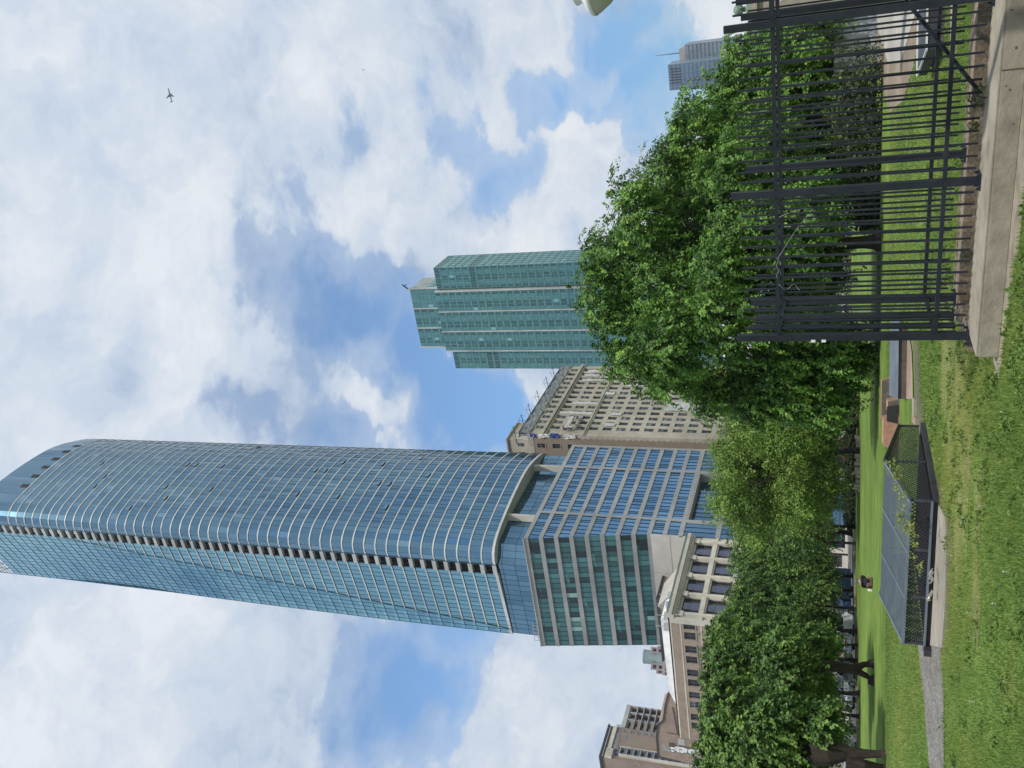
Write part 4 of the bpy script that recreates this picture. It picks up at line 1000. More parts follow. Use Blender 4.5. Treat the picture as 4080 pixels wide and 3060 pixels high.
RV = (RP1-FP); RL_ = RV.length; RV.normalize()
for z in (2.31, .57):
    q = MB(); q.bar(FP+ZV*z, RP1+ZV*(z-.02), .042, .042); q.build('rail', 'iron', fe)
for k in range(1, 10): picket(FP+RV*(RL_*k/10), .32, 2.66, fe)
post(FP+RV*RL_*.52, .3, 2.6, .06, fe)
q = MB(); q.bar(FP+FE*3.05+FN*.03+ZV*.7, FP+FE*2.1+FN*.03+ZV*.24, .03, .03)
b0 = gnd(3905, 370, .24); b1 = RP1+FE*3.5+ZV*.9
q = MB(); q.bar(b0, b0+FE*.95+FN*.55+ZV*.72, .035, .035); q.build('diagonal_brace', 'iron', fe)
# gate posts pair at the right edge with a chain
gp_ = thing('gate_post', 'thick black iron post with chain and rope at the right end of the fence', 'post', loc=FP+FE*3.5)
q = MB(); Pg = FP+FE*3.78+FN*.62; q.box(Pg+ZV*.22, FE*.11, FN*.11, ZV*2.5); q.build('shaft', 'iron', gp_)
q = MB(); q.box(Pg+ZV*1.5-FN*.1, FE*.16, FN*.1, ZV*.06); q.build('latch', 'steel', gp_)
q = MB()
for i in range(26):
    t = i/25; c = Pg+FE*(.02+.10*t)-FN*.012+ZV*(2.20-.62*t+.02*math.sin(t*7)); q.tube([c, c+ZV*.013], [.007, .007], 6)
tag(q.build('chain', 'lampmetal'), 'bright beaded chain hanging on the thick right hand post', 'chain')
q = MB(); pts = [Pg-FE*.01-FN*.03+FE*.12*t/14+ZV*(2.24-.5*t/14+.02*math.sin(t*.8)) for t in range(15)]; pts += [pts[-1]+FE*.03+ZV*.02, pts[-1]+FE*.02+ZV*.06]
q.tube(pts, [.012]*len(pts), 6); tag(q.build('rope', 'plastic'), 'pale knotted rope hanging beside the bead chain', 'rope')
q = MB(); w0 = FP+FE*1.28-FN*.03
pts = [w0+FE*(.32*math.sin(t/16*math.pi)*1.0)*.9-FN*(.05*math.sin(t*.5))+ZV*(2.26-.40*t/8 if t <= 8 else 1.86+.42*(t-8)/8)+FE*(t-8)*-.03 for t in range(17)]
q.tube(pts, [.002]*17, 5); pts = [w0+FE*(.02*t-.5)+ZV*(2.29+.012*math.sin(t))-FN*.01 for t in range(14)]; q.tube(pts, [.002]*14, 5)
pts = [w0-FE*(.62-.04*math.cos(t*.7))+ZV*(2.28-.018*t)-FN*.02*math.sin(t) for t in range(14)]; q.tube(pts, [.002]*14, 5)
tag(q.build('wire_loop', 'soffit'), 'loose pale wire loops hanging from the upper rail of the near fence', 'wire')
for (x, z, h) in ((.0, 2.12, .05), (.0, 2.0, .05)):
    q = MB(); q.box(FP+FE*(x-.05)-FN*.05+ZV*(z-.25), FE*.03, FN*.012, ZV*h)
    tag(q.build('sticker_scrap', 'paper'), 'small white sticker scrap on the left end fence post, %s one' % ('upper' if z > 2.05 else 'lower'), 'sticker')
# kerbs under the fences
kb = MB(); E0 = gnd(3985, 1385); E0.z = 0; E0n = E0-FE*.12
kw = (FP-E0).dot(FN)+.12
kb.box(E0n, FE*9, FN*kw, ZV*.205); kb.box(E0n+FN*.02+ZV*.205, FE*9, FN*(kw-.04), ZV*.015)
kbo = kb.build('concrete_kerb_wall', 'curbc', label='low weathered concrete kerb wall carrying the near iron fence', cat='low wall')
bm = bmesh.new(); bm.from_mesh(kbo.data); bmesh.ops.remove_doubles(bm, verts=bm.verts, dist=.0005); bmesh.ops.bevel(bm, geom=bm.edges[:], offset=.012, segments=2, affect='EDGES'); bm.to_mesh(kbo.data); bm.free()
q = MB(); q.box(E0n+FE*2.95-FN*.004+ZV*.0, FE*.012, FN*.006, ZV*.205); q.box(E0n+FE*5.2-FN*.004, FE*.012, FN*.006, ZV*.205)
for i in range(14): 
    c = E0n+FE*(1.2+R_.random()*5)+ZV*(.02+R_.random()*.16)-FN*.002; q.box(c, FE*(.006+R_.random()*.02), FN*-.003, ZV*(.005+R_.random()*.014))
q.build('kerb_pits', 'rustdark', kbo)
q = MB(); rk = RP1-FE*.25-FN*.22; q.box(rk, FE*8, FN*.5, ZV*.215)
q.build('pebbled_kerb_wall', 'pebble', label='rough pebbled concrete kerb carrying the rear iron fence', cat='low wall')
q = MB(); q.box(FP-FE*.25+FN*.1, FE*.25, FN*1.3, ZV*.2); q.build('pebbled_kerb_wall', 'pebble', label='short pebbled kerb closing the gap between the two fences at the left end', cat='low wall')
# ------------------------------------------------------------------ mesh-roofed vent over the rail cutting
HA = gnd(3745, 2000); HB = gnd(3711, 2570); HD = (HB-HA).normalized(); HN = Vector((-HD.y, HD.x, 0)); HN = HN if HN.y > 0 else -HN
HL = (HB-HA).length
def H(x, y, z): return HA+HD*x+HN*y+ZV*z
hv = thing('mesh_vent_cover', 'low gabled vent cover of perforated grey sheet and dark mesh, weeds growing over it', 'vent cover', loc=HA)
q = MB(); q.quad(H(-.06, -.04, .45), H(HL+.06, -.04, .47), H(HL+.06, 1.40, .80), H(-.06, 1.40, .80)); q.build('front_roof_panel', 'meshtop', hv)
q = MB(); q.quad(H(-.06, 1.41, .80), H(HL+.06, 1.41, .80), H(HL+.06, 2.95, .47), H(-.06, 2.95, .47)); q.build('rear_roof_panel', 'meshtop', hv)
q = MB(); q.quad(H(0, 0, .13), H(HL, 0, .13), H(HL, 0, .45), H(0, 0, .44)); q.build('front_mesh_wall', 'meshside', hv)
q = MB(); q.poly([H(0, 0, .13), H(0, 2.9, .13), H(0, 2.9, .47), H(0, 1.4, .79), H(0, 0, .44)]); o = q.build('gable_mesh_wall', 'meshside', hv)
uv = o.data.uv_layers[0].data
for li, (a, b) in enumerate(((0, .13), (2.9, .13), (2.9, .47), (1.4, .79), (0, .44))): uv[li].uv = (a, b)
q = MB(); q.poly([H(HL, 0, .13), H(HL, 2.9, .13), H(HL, 2.9, .47), H(HL, 1.4, .79), H(HL, 0, .44)]); o = q.build('gable_mesh_wall', 'meshside', hv)
uv = o.data.uv_layers[0].data
for li, (a, b) in enumerate(((0, .13), (2.9, .13), (2.9, .47), (1.4, .79), (0, .44))): uv[li].uv = (a, b)
q = MB()
for x in (0, HL): q.bar(H(x, -.05, .455), H(x, 1.4, .81), .045, .03); q.bar(H(x, 1.4, .81), H(x, 2.95, .48), .045, .03)
q.bar(H(0, -.03, .45), H(HL, -.03, .465), .04, .04)
for x in (HL*.34, HL*.67): q.bar(H(x, -.03, .468), H(x, 1.4, .812), .03, .014)
for y in (.45, .95): q.bar(H(0, y, .46+.335*y/1.4), H(HL, y, .475+.33*y/1.4), .02, .012)
for k in range(12):
    for x in (.03, HL-.03): q.box(H(x, .08+k*.11, .47+.024*k+.014), HD*.02, HN*.02, ZV*.01)
q.build('roof_edge_trim', 'greysheet', hv)
q = MB()
for x in (0, HL*.33, HL*.66, HL): q = MB(); q.bar(H(x, .01, .12), H(x, .01, .45), .045); q.build('upright', 'steel', hv)
for y in (1.4, 2.9): q = MB(); q.bar(H(0, y, .12), H(0, y, .8 if y < 2 else .47), .045); q.build('upright', 'steel', hv)
q = MB(); q.bar(H(0, 0, .45), H(0, 1.4, .8), .05); q.bar(H(0, 1.4, .8), H(0, 2.9, .47), .05); q.build('gable_rafter', 'steel', hv)
for x in (.5, 1.2, 1.9): q = MB(); q.bar(H(x, .3, .13), H(x+.6, 1.3, .7), .03); q.build('inner_brace', 'steel', hv)
q = MB(); q.box(H(-.05, -.02, .0), HD*(HL+.12), HN*3.0, ZV*.09); q.box(H(-.02, -.06, .10), HD*(HL+.08), HN*.05, ZV*.035, 1); q.box(H(HL+.0, -.16, .0), HD*.14, HN*.3, ZV*.13)
q.build('steel_sill', ['ledge', 'greysheet'], hv)
q = MB(); q.box(H(.1, .15, .09), HD*(HL-.2), HN*2.6, ZV*.03); q.build('dark_pit', 'dark', hv)
q = MB(); ap = gp([(3748, 2012), (3714, 2572), (3762, 2582), (3776, 2400), (3780, 2200), (3776, 2060)]); q.poly([p+ZV*.035 for p in ap])
for i in range(6): q.quad(ap[i], ap[(i+1) % 6], ap[(i+1) % 6]+ZV*.035, ap[i]+ZV*.035)
q.build('concrete_lip', 'slabc', label='pale concrete strip in front of the mesh vent cover', cat='kerb')
# sheets of paper lying on the sill
for i, (px, py, w, h, rz, mt_) in enumerate(((3722, 2263, .16, .11, .2, 'paper'), (3722, 2290, .14, .10, -.3, 'paper'), (3720, 2350, .15, .12, .5, 'paper'), (3713, 2366, .13, .045, 0, 'yellow'))):
    P = gnd(px, py, .10); ex = HD*math.cos(rz)+HN*math.sin(rz); ey = Vector((-ex.y, ex.x, 0)); q = MB(); nx_ = 5; k = ZV
    for a in range(nx_):
        z0_ = .015+.02*math.sin(a*1.4+i); z1_ = .015+.02*math.sin((a+1)*1.4+i)
        q.quad(P+ex*w*a/nx_+ZV*z0_-ZV*.02*0, P+ex*w*(a+1)/nx_+ZV*z1_, P+ex*w*(a+1)/nx_+ey*h+ZV*(z1_+.06), P+ex*w*a/nx_+ey*h+ZV*(z0_+.06))
    o = q.build('paper_sheet', mt_, label=['curled white paper on the vent sill, rightmost of the pair', 'curled white paper on the vent sill, left one of the touching pair', 'folded white paper on the vent sill near the yellow strip', 'narrow pale yellow paper strip on the vent sill'][i], cat='paper', group='papers on the vent sill')
# rust orange steel troughs behind the vent
def chamfer_box(name, P, ex, ey, w, d, h, c, mats, **kw):
    q = MB(); b = [P, P+ex*w, P+ex*w+ey*d, P+ey*d]; t = [P+ex*c+ey*c*.6+ZV*h, P+ex*(w-c)+ey*c*.6+ZV*h, P+ex*(w-c)+ey*(d-c*.6)+ZV*h, P+ex*c+ey*(d-c*.6)+ZV*h]
    for i in range(4): q.quad(b[i], b[(i+1) % 4], t[(i+1) % 4], t[i], 1 if i in (0,) else 0)
    q.quad(*t, 0); return q.build(name, mats, **kw)
RA = gnd(3582, 1790); RB = gnd(3585, 1590); ex = (RB-RA).normalized(); ey = Vector((-ex.y, ex.x, 0)); ey = ey if ey.y > 0 else -ey; Lr = (RB-RA).length
rt = thing('rusty_steel_trough', 'rust orange steel trough with a dark open end, just behind the mesh vent cover', 'steel trough', 'rusty steel troughs', loc=RA)
chamfer_box('body', RA-ex*.05, ex, ey, .98, 1.2, .40, .12, ['rust', 'rust'], parent=rt)
chamfer_box('body', RA+ex*.95, ex, ey, Lr-.95, 1.0, .30, .08, ['rust', 'rustdark'], parent=rt)
q = MB(); q.quad(RA+ex*.72-ey*.01+ZV*.05, RA+ex*1.25-ey*.02+ZV*.05, RA+ex*1.2-ey*.0+ZV*.33, RA+ex*.78-ey*.0+ZV*.33); q.build('open_end', 'dark', rt)
P = gnd(3552, 1690); chamfer_box('rusty_steel_trough', P, ex, ey, 1.5, .6, .30, .1, ['rust', 'rustdark'], label='smaller rust topped steel trough standing furthest back, behind the first trough', cat='steel trough', group='rusty steel troughs')
# long grey covered vent just behind the fence end
GA1 = gnd(3614, 1590); GA2 = gnd(3618, 1330); ex = (GA2-GA1).normalized(); LV = (gnd(3620, 1288)-GA1).length; ey = Vector((-ex.y, ex.x, 0)); ey = ey if ey.y > 0 else -ey
gv = thing('flat_vent_cover', 'long flat grey metal vent cover with dark side behind the fence\'s left end', 'vent cover', 'flat vent covers', loc=GA1)
q = MB(); q.box(GA1, ex*LV, ey*2.1, ZV*.20); q.build('side_wall', 'rustdark', gv)
q = MB(); q.quad(GA1-ey*.05+ZV*.21, GA1+ex*(LV+.1)-ey*.05+ZV*.21, GA1+ex*(LV+.1)+ey*1.1+ZV*.36, GA1+ey*1.1+ZV*.36); q.quad(GA1+ey*1.1+ZV*.36, GA1+ex*(LV+.1)+ey*1.1+ZV*.36, GA1+ex*(LV+.1)+ey*2.2+ZV*.21, GA1+ey*2.2+ZV*.21); q.build('roof_sheet', 'greysheet', gv)
q = MB(); q.poly([p+ZV*.02 for p in gp([(3612, 1590), (3641, 1590), (3640, 1500), (3636, 1400), (3626, 1340), (3612, 1335)])]); q.build('concrete_apron', 'brownc', kind='structure')
q = MB(); q.box(gnd(3652, 1662), (gnd(3652, 1590)-gnd(3652, 1662)), ey*.45, ZV*.06); q.build('concrete_block', 'slabc', label='pale concrete slab step left of the flat grey vent cover', cat='concrete slab', group='concrete slabs by the vents')
q = MB(); q.box(gnd(3656, 1698), (gnd(3656, 1665)-gnd(3656, 1698)), ey*.95, ZV*.05); q.build('concrete_block', 'brownc', label='browner cracked concrete slab against the gable end of the mesh vent', cat='concrete slab', group='concrete slabs by the vents')
# low dark hatch seen through the fence on the right
UA_ = gnd(3768, 190); UB = gnd(3775, -150); ex = (UB-UA_).normalized(); ey = Vector((-ex.y, ex.x, 0)); ey = ey if ey.y > 0 else -ey
hv2 = thing('flat_vent_cover', 'dark low vent cover with peeling edge, seen through the right part of the fence', 'vent cover', 'flat vent covers', loc=UA_)
q = MB(); q.box(UA_+ZV*.12, ex*2.6, ey*1.9, ZV*.16); q.box(UA_+ex*.1, ex*2.5, ey*1.7, ZV*.12, 1); q.build('steel_top', ['steel', 'rustdark'], hv2)
q = MB(); q.bar(UA_+ZV*.285, UA_+ex*2.6+ZV*.285, .03); q.bar(UA_+ey*1.9+ZV*.285, UA_+ex*2.6+ey*1.9+ZV*.285, .04); q.bar(UA_+ZV*.285, UA_+ey*1.9+ZV*.285, .03); q.build('edge_trim', 'lampmetal', hv2)
q = MB(); q.box(gnd(3815, 232), ex*3, ey*.35, ZV*.07); q.build('concrete_block', 'slabc', label='pale concrete slab in front of the dark vent cover, seen through the fence', cat='concrete slab', group='concrete slabs by the vents')

# stone wall, pylon and pavilion at the right
swt = thing('stone_wall', 'pale grey stone wall with coping beside the path, seen through the right hand fence bars', 'wall', loc=gnd(3500, 130))
WA = gnd(3496, 232); WB = gnd(3484, -160); ex = (WB-WA).normalized(); ey = Vector((-ex.y, ex.x, 0)); ey = ey if ey.y > 0 else -ey
q = MB(); q.box(WA, ex*6.5, ey*.6, ZV*1.75); q.build('wall', 'stone', swt)
q = MB(); q.box(WA-ex*.1-ey*.08+ZV*1.75, ex*6.7, ey*.76, ZV*.22); q.build('coping', 'stone', swt)
q = MB(); q.box(WA-ex*.05-ey*.03, ex*6.6, ey*-.12, ZV*.42)
for k in range(1, 4): q.bar(WA-ey*.006+ZV*(.42*k), WA+ex*6.5-ey*.006+ZV*(.42*k), .02)
for k in range(4):
    for j in range(7): q.bar(WA+ex*(.5+j+.5*(k % 2))-ey*.006+ZV*(.42*k), WA+ex*(.5+j+.5*(k % 2))-ey*.006+ZV*(.42*k+.42), .02)
q.build('joints', 'soffit', swt)
q = MB()
for i in range(3): q.box(WA-ex*(.6-.2*i)-ey*(1.0), ex*.6, ey*1.0, ZV*(.15*(i+1)))
q.build('step', 'stone', swt)
py_ = thing('stone_pylon', 'tall pale stone pylon topped by a verdigris globe beside the fence posts', 'pylon', loc=(14, 26, 0))
Dp = 27.; c = dist(2943, 40, Dp); rg = .5*37/FPX*Dp*1.02
Pc = dist(2943, 40, Dp); zb = dist(2967, 34, Dp).z
right = Vector((Pc.y, -Pc.x, 0)).normalized()
cx = Pc+right*.0; bs_ = dist(3000, 12, Dp); off = right*.20
prof = lambda L_: L_
q = MB(); n = 14
q.lathe((cx.x, cx.y, 0), [(rg*math.sin(math.pi*k/10), Pc.z-rg*math.cos(math.pi*k/10)) for k in range(11)], 20); q.build('globe', 'verdi', py_, smooth_=True)
q = MB(); q.lathe((cx.x, cx.y, 0), [(.05, Pc.z-rg*.95), (.09, Pc.z-rg*1.0), (.06, Pc.z-rg*1.25), (.16, Pc.z-rg*1.6), (.17, Pc.z-rg*2.3)], 16)
for k in range(8):
    a = k*math.pi/4; q.bar(cx+Vector((math.cos(a)*rg*1.02, math.sin(a)*rg*1.02, 0))-ZV*.1, cx+Vector((math.cos(a)*rg*.7, math.sin(a)*rg*.7, rg*.72)), .02)
q.build('globe_cage', 'verdi', py_)
zc_ = Pc.z-rg*2.3; cc = cx+right*.0
q = MB()
for hw, z0_, z1_ in ((.38, zc_-.14, zc_), (.46, zc_-.2, zc_-.14), (.36, zc_-.42, zc_-.2), (.42, zc_-.5, zc_-.42), (.33, 0, zc_-.5)): q.box((cc.x-hw, cc.y-hw, z0_), (2*hw, 0, 0), (0, 2*hw, 0), (0, 0, z1_-z0_-.002))
q.build('shaft', 'slabc', py_)
pv = thing('gabled_pavilion', 'small grey gabled pavilion with white columns, peeping between pylon and fence post', 'building', loc=dist(3000, 50, 60))
X0 = dist(2950, 75, 60); X0.z = 0; X1 = dist(2950, -60, 60); X1.z = 0; dv = (X1-X0).normalized(); w = (X1-X0).length; bk = Vector((-dv.y, dv.x, 0)); zt_ = dist(2957, 40, 60).z; ze = dist(3045, 40, 60).z
q = MB(); q.poly([X0+ZV*(ze), X1+ZV*ze, X1-dv*w*.4+ZV*zt_]); q.poly([X0+ZV*ze, X1-dv*w*.4+ZV*zt_, X1-dv*w*.4+bk*8+ZV*zt_, X0+bk*8+ZV*ze]); q.build('roof', 'farglass2', pv)
q = MB()
for k in range(7): q.box(X0+dv*(k*w/7), dv*.14, bk*.14, ZV*ze)
q.box(X0+ZV*(ze-.25)-bk*.1, dv*w, bk*.3, ZV*.24); q.build('columns', 'white', pv)

# acorn street lamp, lantern just entering the frame
lp = thing('street_lamp', 'big acorn street lamp lantern with pale cast cap at the right edge of the sky', 'street lamp', loc=(3.72, 7.92, 0))
lx = dist(2380, -84, 8.75); P0 = Vector((lx.x, lx.y, 0))
zt_, zb_ = dist(2268, -60, 8.75).z, dist(2482, -60, 8.75).z; hh = zt_-zb_
q = MB(); q.lathe(P0, [(.10, zb_), (.16, zb_+hh*.12), (.235, zb_+hh*.28), (.292, zb_+hh*.45), (.306, zb_+hh*.52)], 28); q.build('globe', 'lampglass', lp, smooth_=True)
q = MB(); q.lathe(P0, [(.31, zb_+hh*.515), (.318, zb_+hh*.55), (.31, zb_+hh*.60), (.285, zb_+hh*.645), (.255, zb_+hh*.67), (.235, zb_+hh*.68), (.20, zb_+hh*.74), (.185, zb_+hh*.79), (.20, zb_+hh*.84), (.205, zb_+hh*.88), (.17, zb_+hh*.94), (.13, zb_+hh*.98), (.10, zb_+hh*1.02), (.13, zb_+hh*1.06), (.08, zb_+hh*1.12), (0, zb_+hh*1.3)], 28); q.build('cap', 'lampmetal', lp, smooth_=True)
q = MB(); q.lathe(P0, [(.22, 0), (.22, .25), (.15, .35), (.11, .8), (.075, 1.2), (.06, zb_-.25), (.10, zb_-.2), (.11, zb_-.1), (.19, zb_-.06), (.20, zb_-.02), (.10, zb_)], 20); q.build('post', 'iron', lp, smooth_=True)

# ------------------------------------------------------------------ jet, bird
h = 1000; jn, jt = gnd(669, 349, h), gnd(686, 408, h); ax = (jn-jt).normalized(); JL = (jn-jt).length; sx = Vector((ax.y, -ax.x, 0))
jc = (jn+jt)/2
jet = thing('airliner', 'small dark airliner with swept wings flying high among the clouds', 'airplane', loc=jc)
def J(x, y, z=0): return jc+ax*x*JL+sx*y*JL+ZV*z*JL
q = MB(); q.tube([J(.5, 0), J(.47, 0), J(.40, 0), J(.1, 0), (J(-.2, 0)), J(-.40, 0, .01), J(-.5, 0, .03)], [.06, .5, .95, 1.05, 1.0, .55, .12], 12); q.build('fuselage', 'farglass', jet, smooth_=True)
def slab(pts, th, name, mt_):
    q = MB(); t = [p+ZV*th for p in pts]; q.poly(pts); q.poly(t[::-1])
    for i in range(len(pts)): q.quad(pts[i], pts[(i+1) % len(pts)], t[(i+1) % len(pts)], t[i])
    return q.build(name, mt_, jet)
M['jetgrey'] = nmat('jet_underside', (.07, .10, .16), (.10, .14, .21), .2, .5)
for s in (-1, 1):
    slab([J(.10, .03*s), J(-.13, .42*s, .03), J(-.17, .42*s, .03), J(-.10, .03*s)], .25, 'wing', 'jetgrey')
    slab([J(-.37, .02*s, .02), J(-.46, .15*s, .03), J(-.49, .15*s, .03), J(-.46, .02*s, .02)], .15, 'tailplane', 'jetgrey')
    q = MB(); q.tube([J(.10, .12*s, -.03), J(.0, .12*s, -.03)], [.65, .55], 10); q.build('engine', 'farglass', jet)
slab([J(-.36, 0, .03), J(-.46, .006, .15), J(-.5, .006, .15), J(-.47, 0, .03)], .1, 'fin', 'jetgrey')
bp = dist(1448, 277, 260); q = MB(); q.tube([bp-Vector((.25, 0, 0)), bp, bp+Vector((.22, 0, .02))], [.02, .07, .03], 6); q.poly([bp, bp+Vector((-.05, .1, .5)), bp+Vector((-.25, .1, .35))]); q.poly([bp, bp+Vector((.1, -.1, -.45)), bp+Vector((-.15, -.1, -.3))])
q.build('bird', 'dark', label='tiny dark bird high in the clouds, well right of the airliner', cat='bird')

# ------------------------------------------------------------------ seated person
pp = gnd(3478, 2320); person_loc = pp
def skin(name, verts, edges, radii, mat, parent=None, sub=2, **kw):
    me = DT.meshes.new(name); me.from_pydata([tuple(v) for v in verts], edges, []); o = DT.objects.new(name, me); COL.objects.link(o)
    o.modifiers.new('skin', 'SKIN'); sv = me.skin_vertices[0].data
    for i, r in enumerate(radii): sv[i].radius = (r, r) if isinstance(r, float) else r
    sv[0].use_root = True
    s = o.modifiers.new('sub', 'SUBSURF'); s.levels = sub; s.render_levels = sub
    dg = bpy.context.evaluated_depsgraph_get(); mm = DT.meshes.new_from_object(o.evaluated_get(dg)); o.modifiers.clear(); o.data = mm; mm.name = name
    mm.materials.clear(); mm.materials.append(M[mat]); mm.polygons.foreach_set('use_smooth', [True]*len(mm.polygons))
    if parent: o.parent = parent
    tag(o, **kw); return o
# body, sitting on the grass facing left, knees drawn up
V_ = [(0, 0, .12), (-.01, .02, .27), (-.05, .03, .42), (-.09, .03, .52), (-.12, .03, .59), (-.14, .03, .67),
      (-.06, -.16, .50), (-.20, -.22, .34), (-.33, -.10, .36), (-.06, .21, .50), (-.18, .27, .33), (-.33, .14, .36),
      (-.04, -.10, .12), (-.36, -.13, .40), (-.44, -.12, .06), (-.56, -.13, .03), (-.04, .12, .12), (-.34, .16, .38), (-.44, .16, .06), (-.56, .18, .03)]
E_ = [(0, 1), (1, 2), (2, 3), (3, 4), (4, 5), (3, 6), (6, 7), (7, 8), (3, 9), (9, 10), (10, 11), (0, 12), (12, 13), (13, 14), (14, 15), (0, 16), (16, 17), (17, 18), (18, 19)]
Rr = [.14, .14, .16, .13, .055, .09, .07, .05, .035, .07, .05, .035, .10, .075, .05, .04, .10, .075, .05, .04]
rotp = Matrix.Rotation(rad(-62), 3, 'Z')
V2 = [rotp @ Vector(v) for v in V_]
pe = skin('person', V2, E_, [float(r) for r in Rr], 'skin', label='person in dark clothes and grey cap sitting on the lawn with knees up', cat='person')
pe.location = person_loc
def child_skin(name, idx, mat, grow, root):
    mp_ = {k: i for i, k in enumerate(idx)}; ed = [(mp_[a], mp_[b]) for a, b in E_ if a in mp_ and b in mp_]
    return skin(name, [V2[k] for k in idx], ed, [float(Rr[k]+grow) for k in idx], mat, pe)
child_skin('jacket', [0, 1, 2, 3, 6, 7, 9, 10], 'cloth', .022, 0)
child_skin('trousers', [0, 12, 13, 14, 16, 17, 18], 'trouser', .015, 0)
for a, b in ((14, 15), (18, 19)): skin('shoe', [V2[a]-ZV*.0, V2[b]], [(0, 1)], [.052, .05], 'cloth', pe, 1)
hp = V2[5]
q = MB(); q.lathe(hp+ZV*.01, [(.10, .0), (.105, .03), (.095, .08), (.06, .115), (0, .13)], 14); fd = rotp @ Vector((-1, 0, 0)); q.poly([hp+fd*.09+rotp @ Vector((0, .06, .02)), hp+fd*.18+ZV*.0, hp+fd*.09+rotp @ Vector((0, -.06, .02))])
q.build('cap', 'cap', pe)
for s in (-1, 1):
    for z in range(5):
        pass
q = MB(); q.lathe(gnd(3474, 2353), [(.0, 0), (.06, 0), (.075, .13), (0, .13)], 12)
q.tube([gnd(3474, 2353)+Vector((0, 0, .12)), gnd(3474, 2353)+Vector((.05, 0, .2))], [.05, .01], 8); q.build('drink_cup', 'paper', label='pale drink cup on the grass beside the seated person', cat='cup')

# ------------------------------------------------------------------ parked cars
def car(paint, label, a, b, L_=4.6, h=1.5, van=False, flip=False):
    t = thing('parked_car' if not van else 'parked_van', label, 'car' if not van else 'van', 'cars along the avenue')
    Wd = 1.82; q = MB()
    def sec(x, z0, z1, w0, w1): return [(x, -w0/2, z0), (x, w0/2, z0), (x, w0/2*1.0, z0+(z1-z0)*.55), (x, w1/2, z1), (x, -w1/2, z1), (x, -w0/2, z0+(z1-z0)*.55)]
    S_ = [sec(-L_/2, .35, .72, Wd*.82, Wd*.74), sec(-L_/2+.12, .25, .86, Wd*.95, Wd*.86), sec(-L_*.30, .22, .95, Wd, Wd*.92), sec(-L_*.14, .22, .99, Wd, Wd*.94), sec(L_*.32, .22, 1.02, Wd, Wd*.94), sec(L_/2-.1, .26, .98, Wd*.96, Wd*.88), sec(L_/2, .38, .8, Wd*.86, Wd*.78)]
    if van: S_ = [sec(-L_/2, .3, 1.0, Wd*.9, Wd*.8), sec(-L_/2+.3, .25, 1.25, Wd, Wd*.92), sec(-L_*.3, .25, h, Wd, Wd*.92), sec(L_/2-.05, .25, h, Wd, Wd*.92), sec(L_/2, .3, h-.05, Wd*.97, Wd*.9)]
    for i in range(len(S_)-1):
        for k in range(6): q.quad(S_[i][k], S_[i][(k+1) % 6], S_[i+1][(k+1) % 6], S_[i+1][k])
    q.poly(S_[0]); q.poly(S_[-1][::-1])
    if not van:
        lo = [(-L_*.17, 1.0), (L_*.36, 1.02)]; hi = [(-L_*.03, h), (L_*.24, h-.02)]
        w0, w1 = Wd*.92, Wd*.70
        A_ = [(lo[0][0], -w0/2, lo[0][1]), (lo[0][0], w0/2, lo[0][1]), (lo[1][0], w0/2, lo[1][1]), (lo[1][0], -w0/2, lo[1][1])]
        B_ = [(hi[0][0], -w1/2, hi[0][1]), (hi[0][0], w1/2, hi[0][1]), (hi[1][0], w1/2, hi[1][1]), (hi[1][0], -w1/2, hi[1][1])]
        q.quad(*B_)
        for i in range(4): q.bar(A_[i], B_[i], .09, .07)
        q.bar(Vector(A_[1]).lerp(Vector(A_[2]), .5), Vector(B_[1]).lerp(Vector(B_[2]), .5), .09, .05); q.bar(Vector(A_[0]).lerp(Vector(A_[3]), .5), Vector(B_[0]).lerp(Vector(B_[3]), .5), .09, .05)
    q.build('body', paint, t, smooth_=False)
    if not van:
        for nm, f in (('windscreen', (0, 1)), ('rear_window', (2, 3)), ('side_window', (1, 2)), ('side_window', (3, 0))):
            g = MB(); g.quad(A_[f[0]], A_[f[1]], B_[f[1]], B_[f[0]]); g.build(nm, 'carglass', t)
    else:
        g = MB(); g.quad((-L_/2+.31, -.8, 1.27), (-L_/2+.31, .8, 1.27), (-L_*.3-.01, .75, h-.05), (-L_*.3-.01, -.75, h-.05)); g.build('windscreen', 'carglass', t)
        for s in (-1, 1): g = MB(); g.quad((-L_*.28, s*.925, 1.2), (-L_*.1, s*.925, 1.2), (-L_*.1, s*.88, h-.3), (-L_*.25, s*.88, h-.3)); g.build('side_window', 'carglass', t)
    for x in (-L_*.31, L_*.30):
        for s in (-1, 1):
            g = MB(); g.tube([(x, s*(Wd/2-.2), .33), (x, s*(Wd/2+.012), .33)], [.33, .33], 18); w = g.build('wheel', 'tyre', t)
            g = MB(); g.tube([(x, s*(Wd/2), .33), (x, s*(Wd/2+.025), .33)], [.2, .19], 12); g.build('rim', 'rim', w)
    for s in (-1, 1):
        g = MB(); g.box((-L_/2+.0, s*.62-.15, .62), (.1, 0, 0), (0, .3, 0), (0, 0, .14)); g.build('headlight', 'headlamp', t)
        g = MB(); g.box((L_/2-.07, s*.64-.14, .72), (.08, 0, 0), (0, .28, 0), (0, 0, .16)); g.build('tail_light', 'redlamp', t)
        g = MB(); g.box((-L_*.14, s*(Wd/2+.02)-.06, .98), (.08, 0, 0), (0, .14, 0), (0, 0, .12)); g.build('wing_mirror', paint, t)
    P = G(a, b); t.location = (P.x, P.y, .006); t.rotation_euler = (0, 0, math.atan2(GA.y, GA.x)+(math.pi if flip else 0)); return t
car('car_silver', 'pale silver hatchback with red tail light right of the thick leaning trunk', -111.5, -61.3, 4.5, 1.6, flip=False)
car('car_white', 'white car half hidden behind the forked trunk', -118.0, -61.5, 4.5, 1.45)
car('car_silver', 'silver car partly behind the second small trunk left of centre', -104.0, -61.4, 4.6, 1.5)
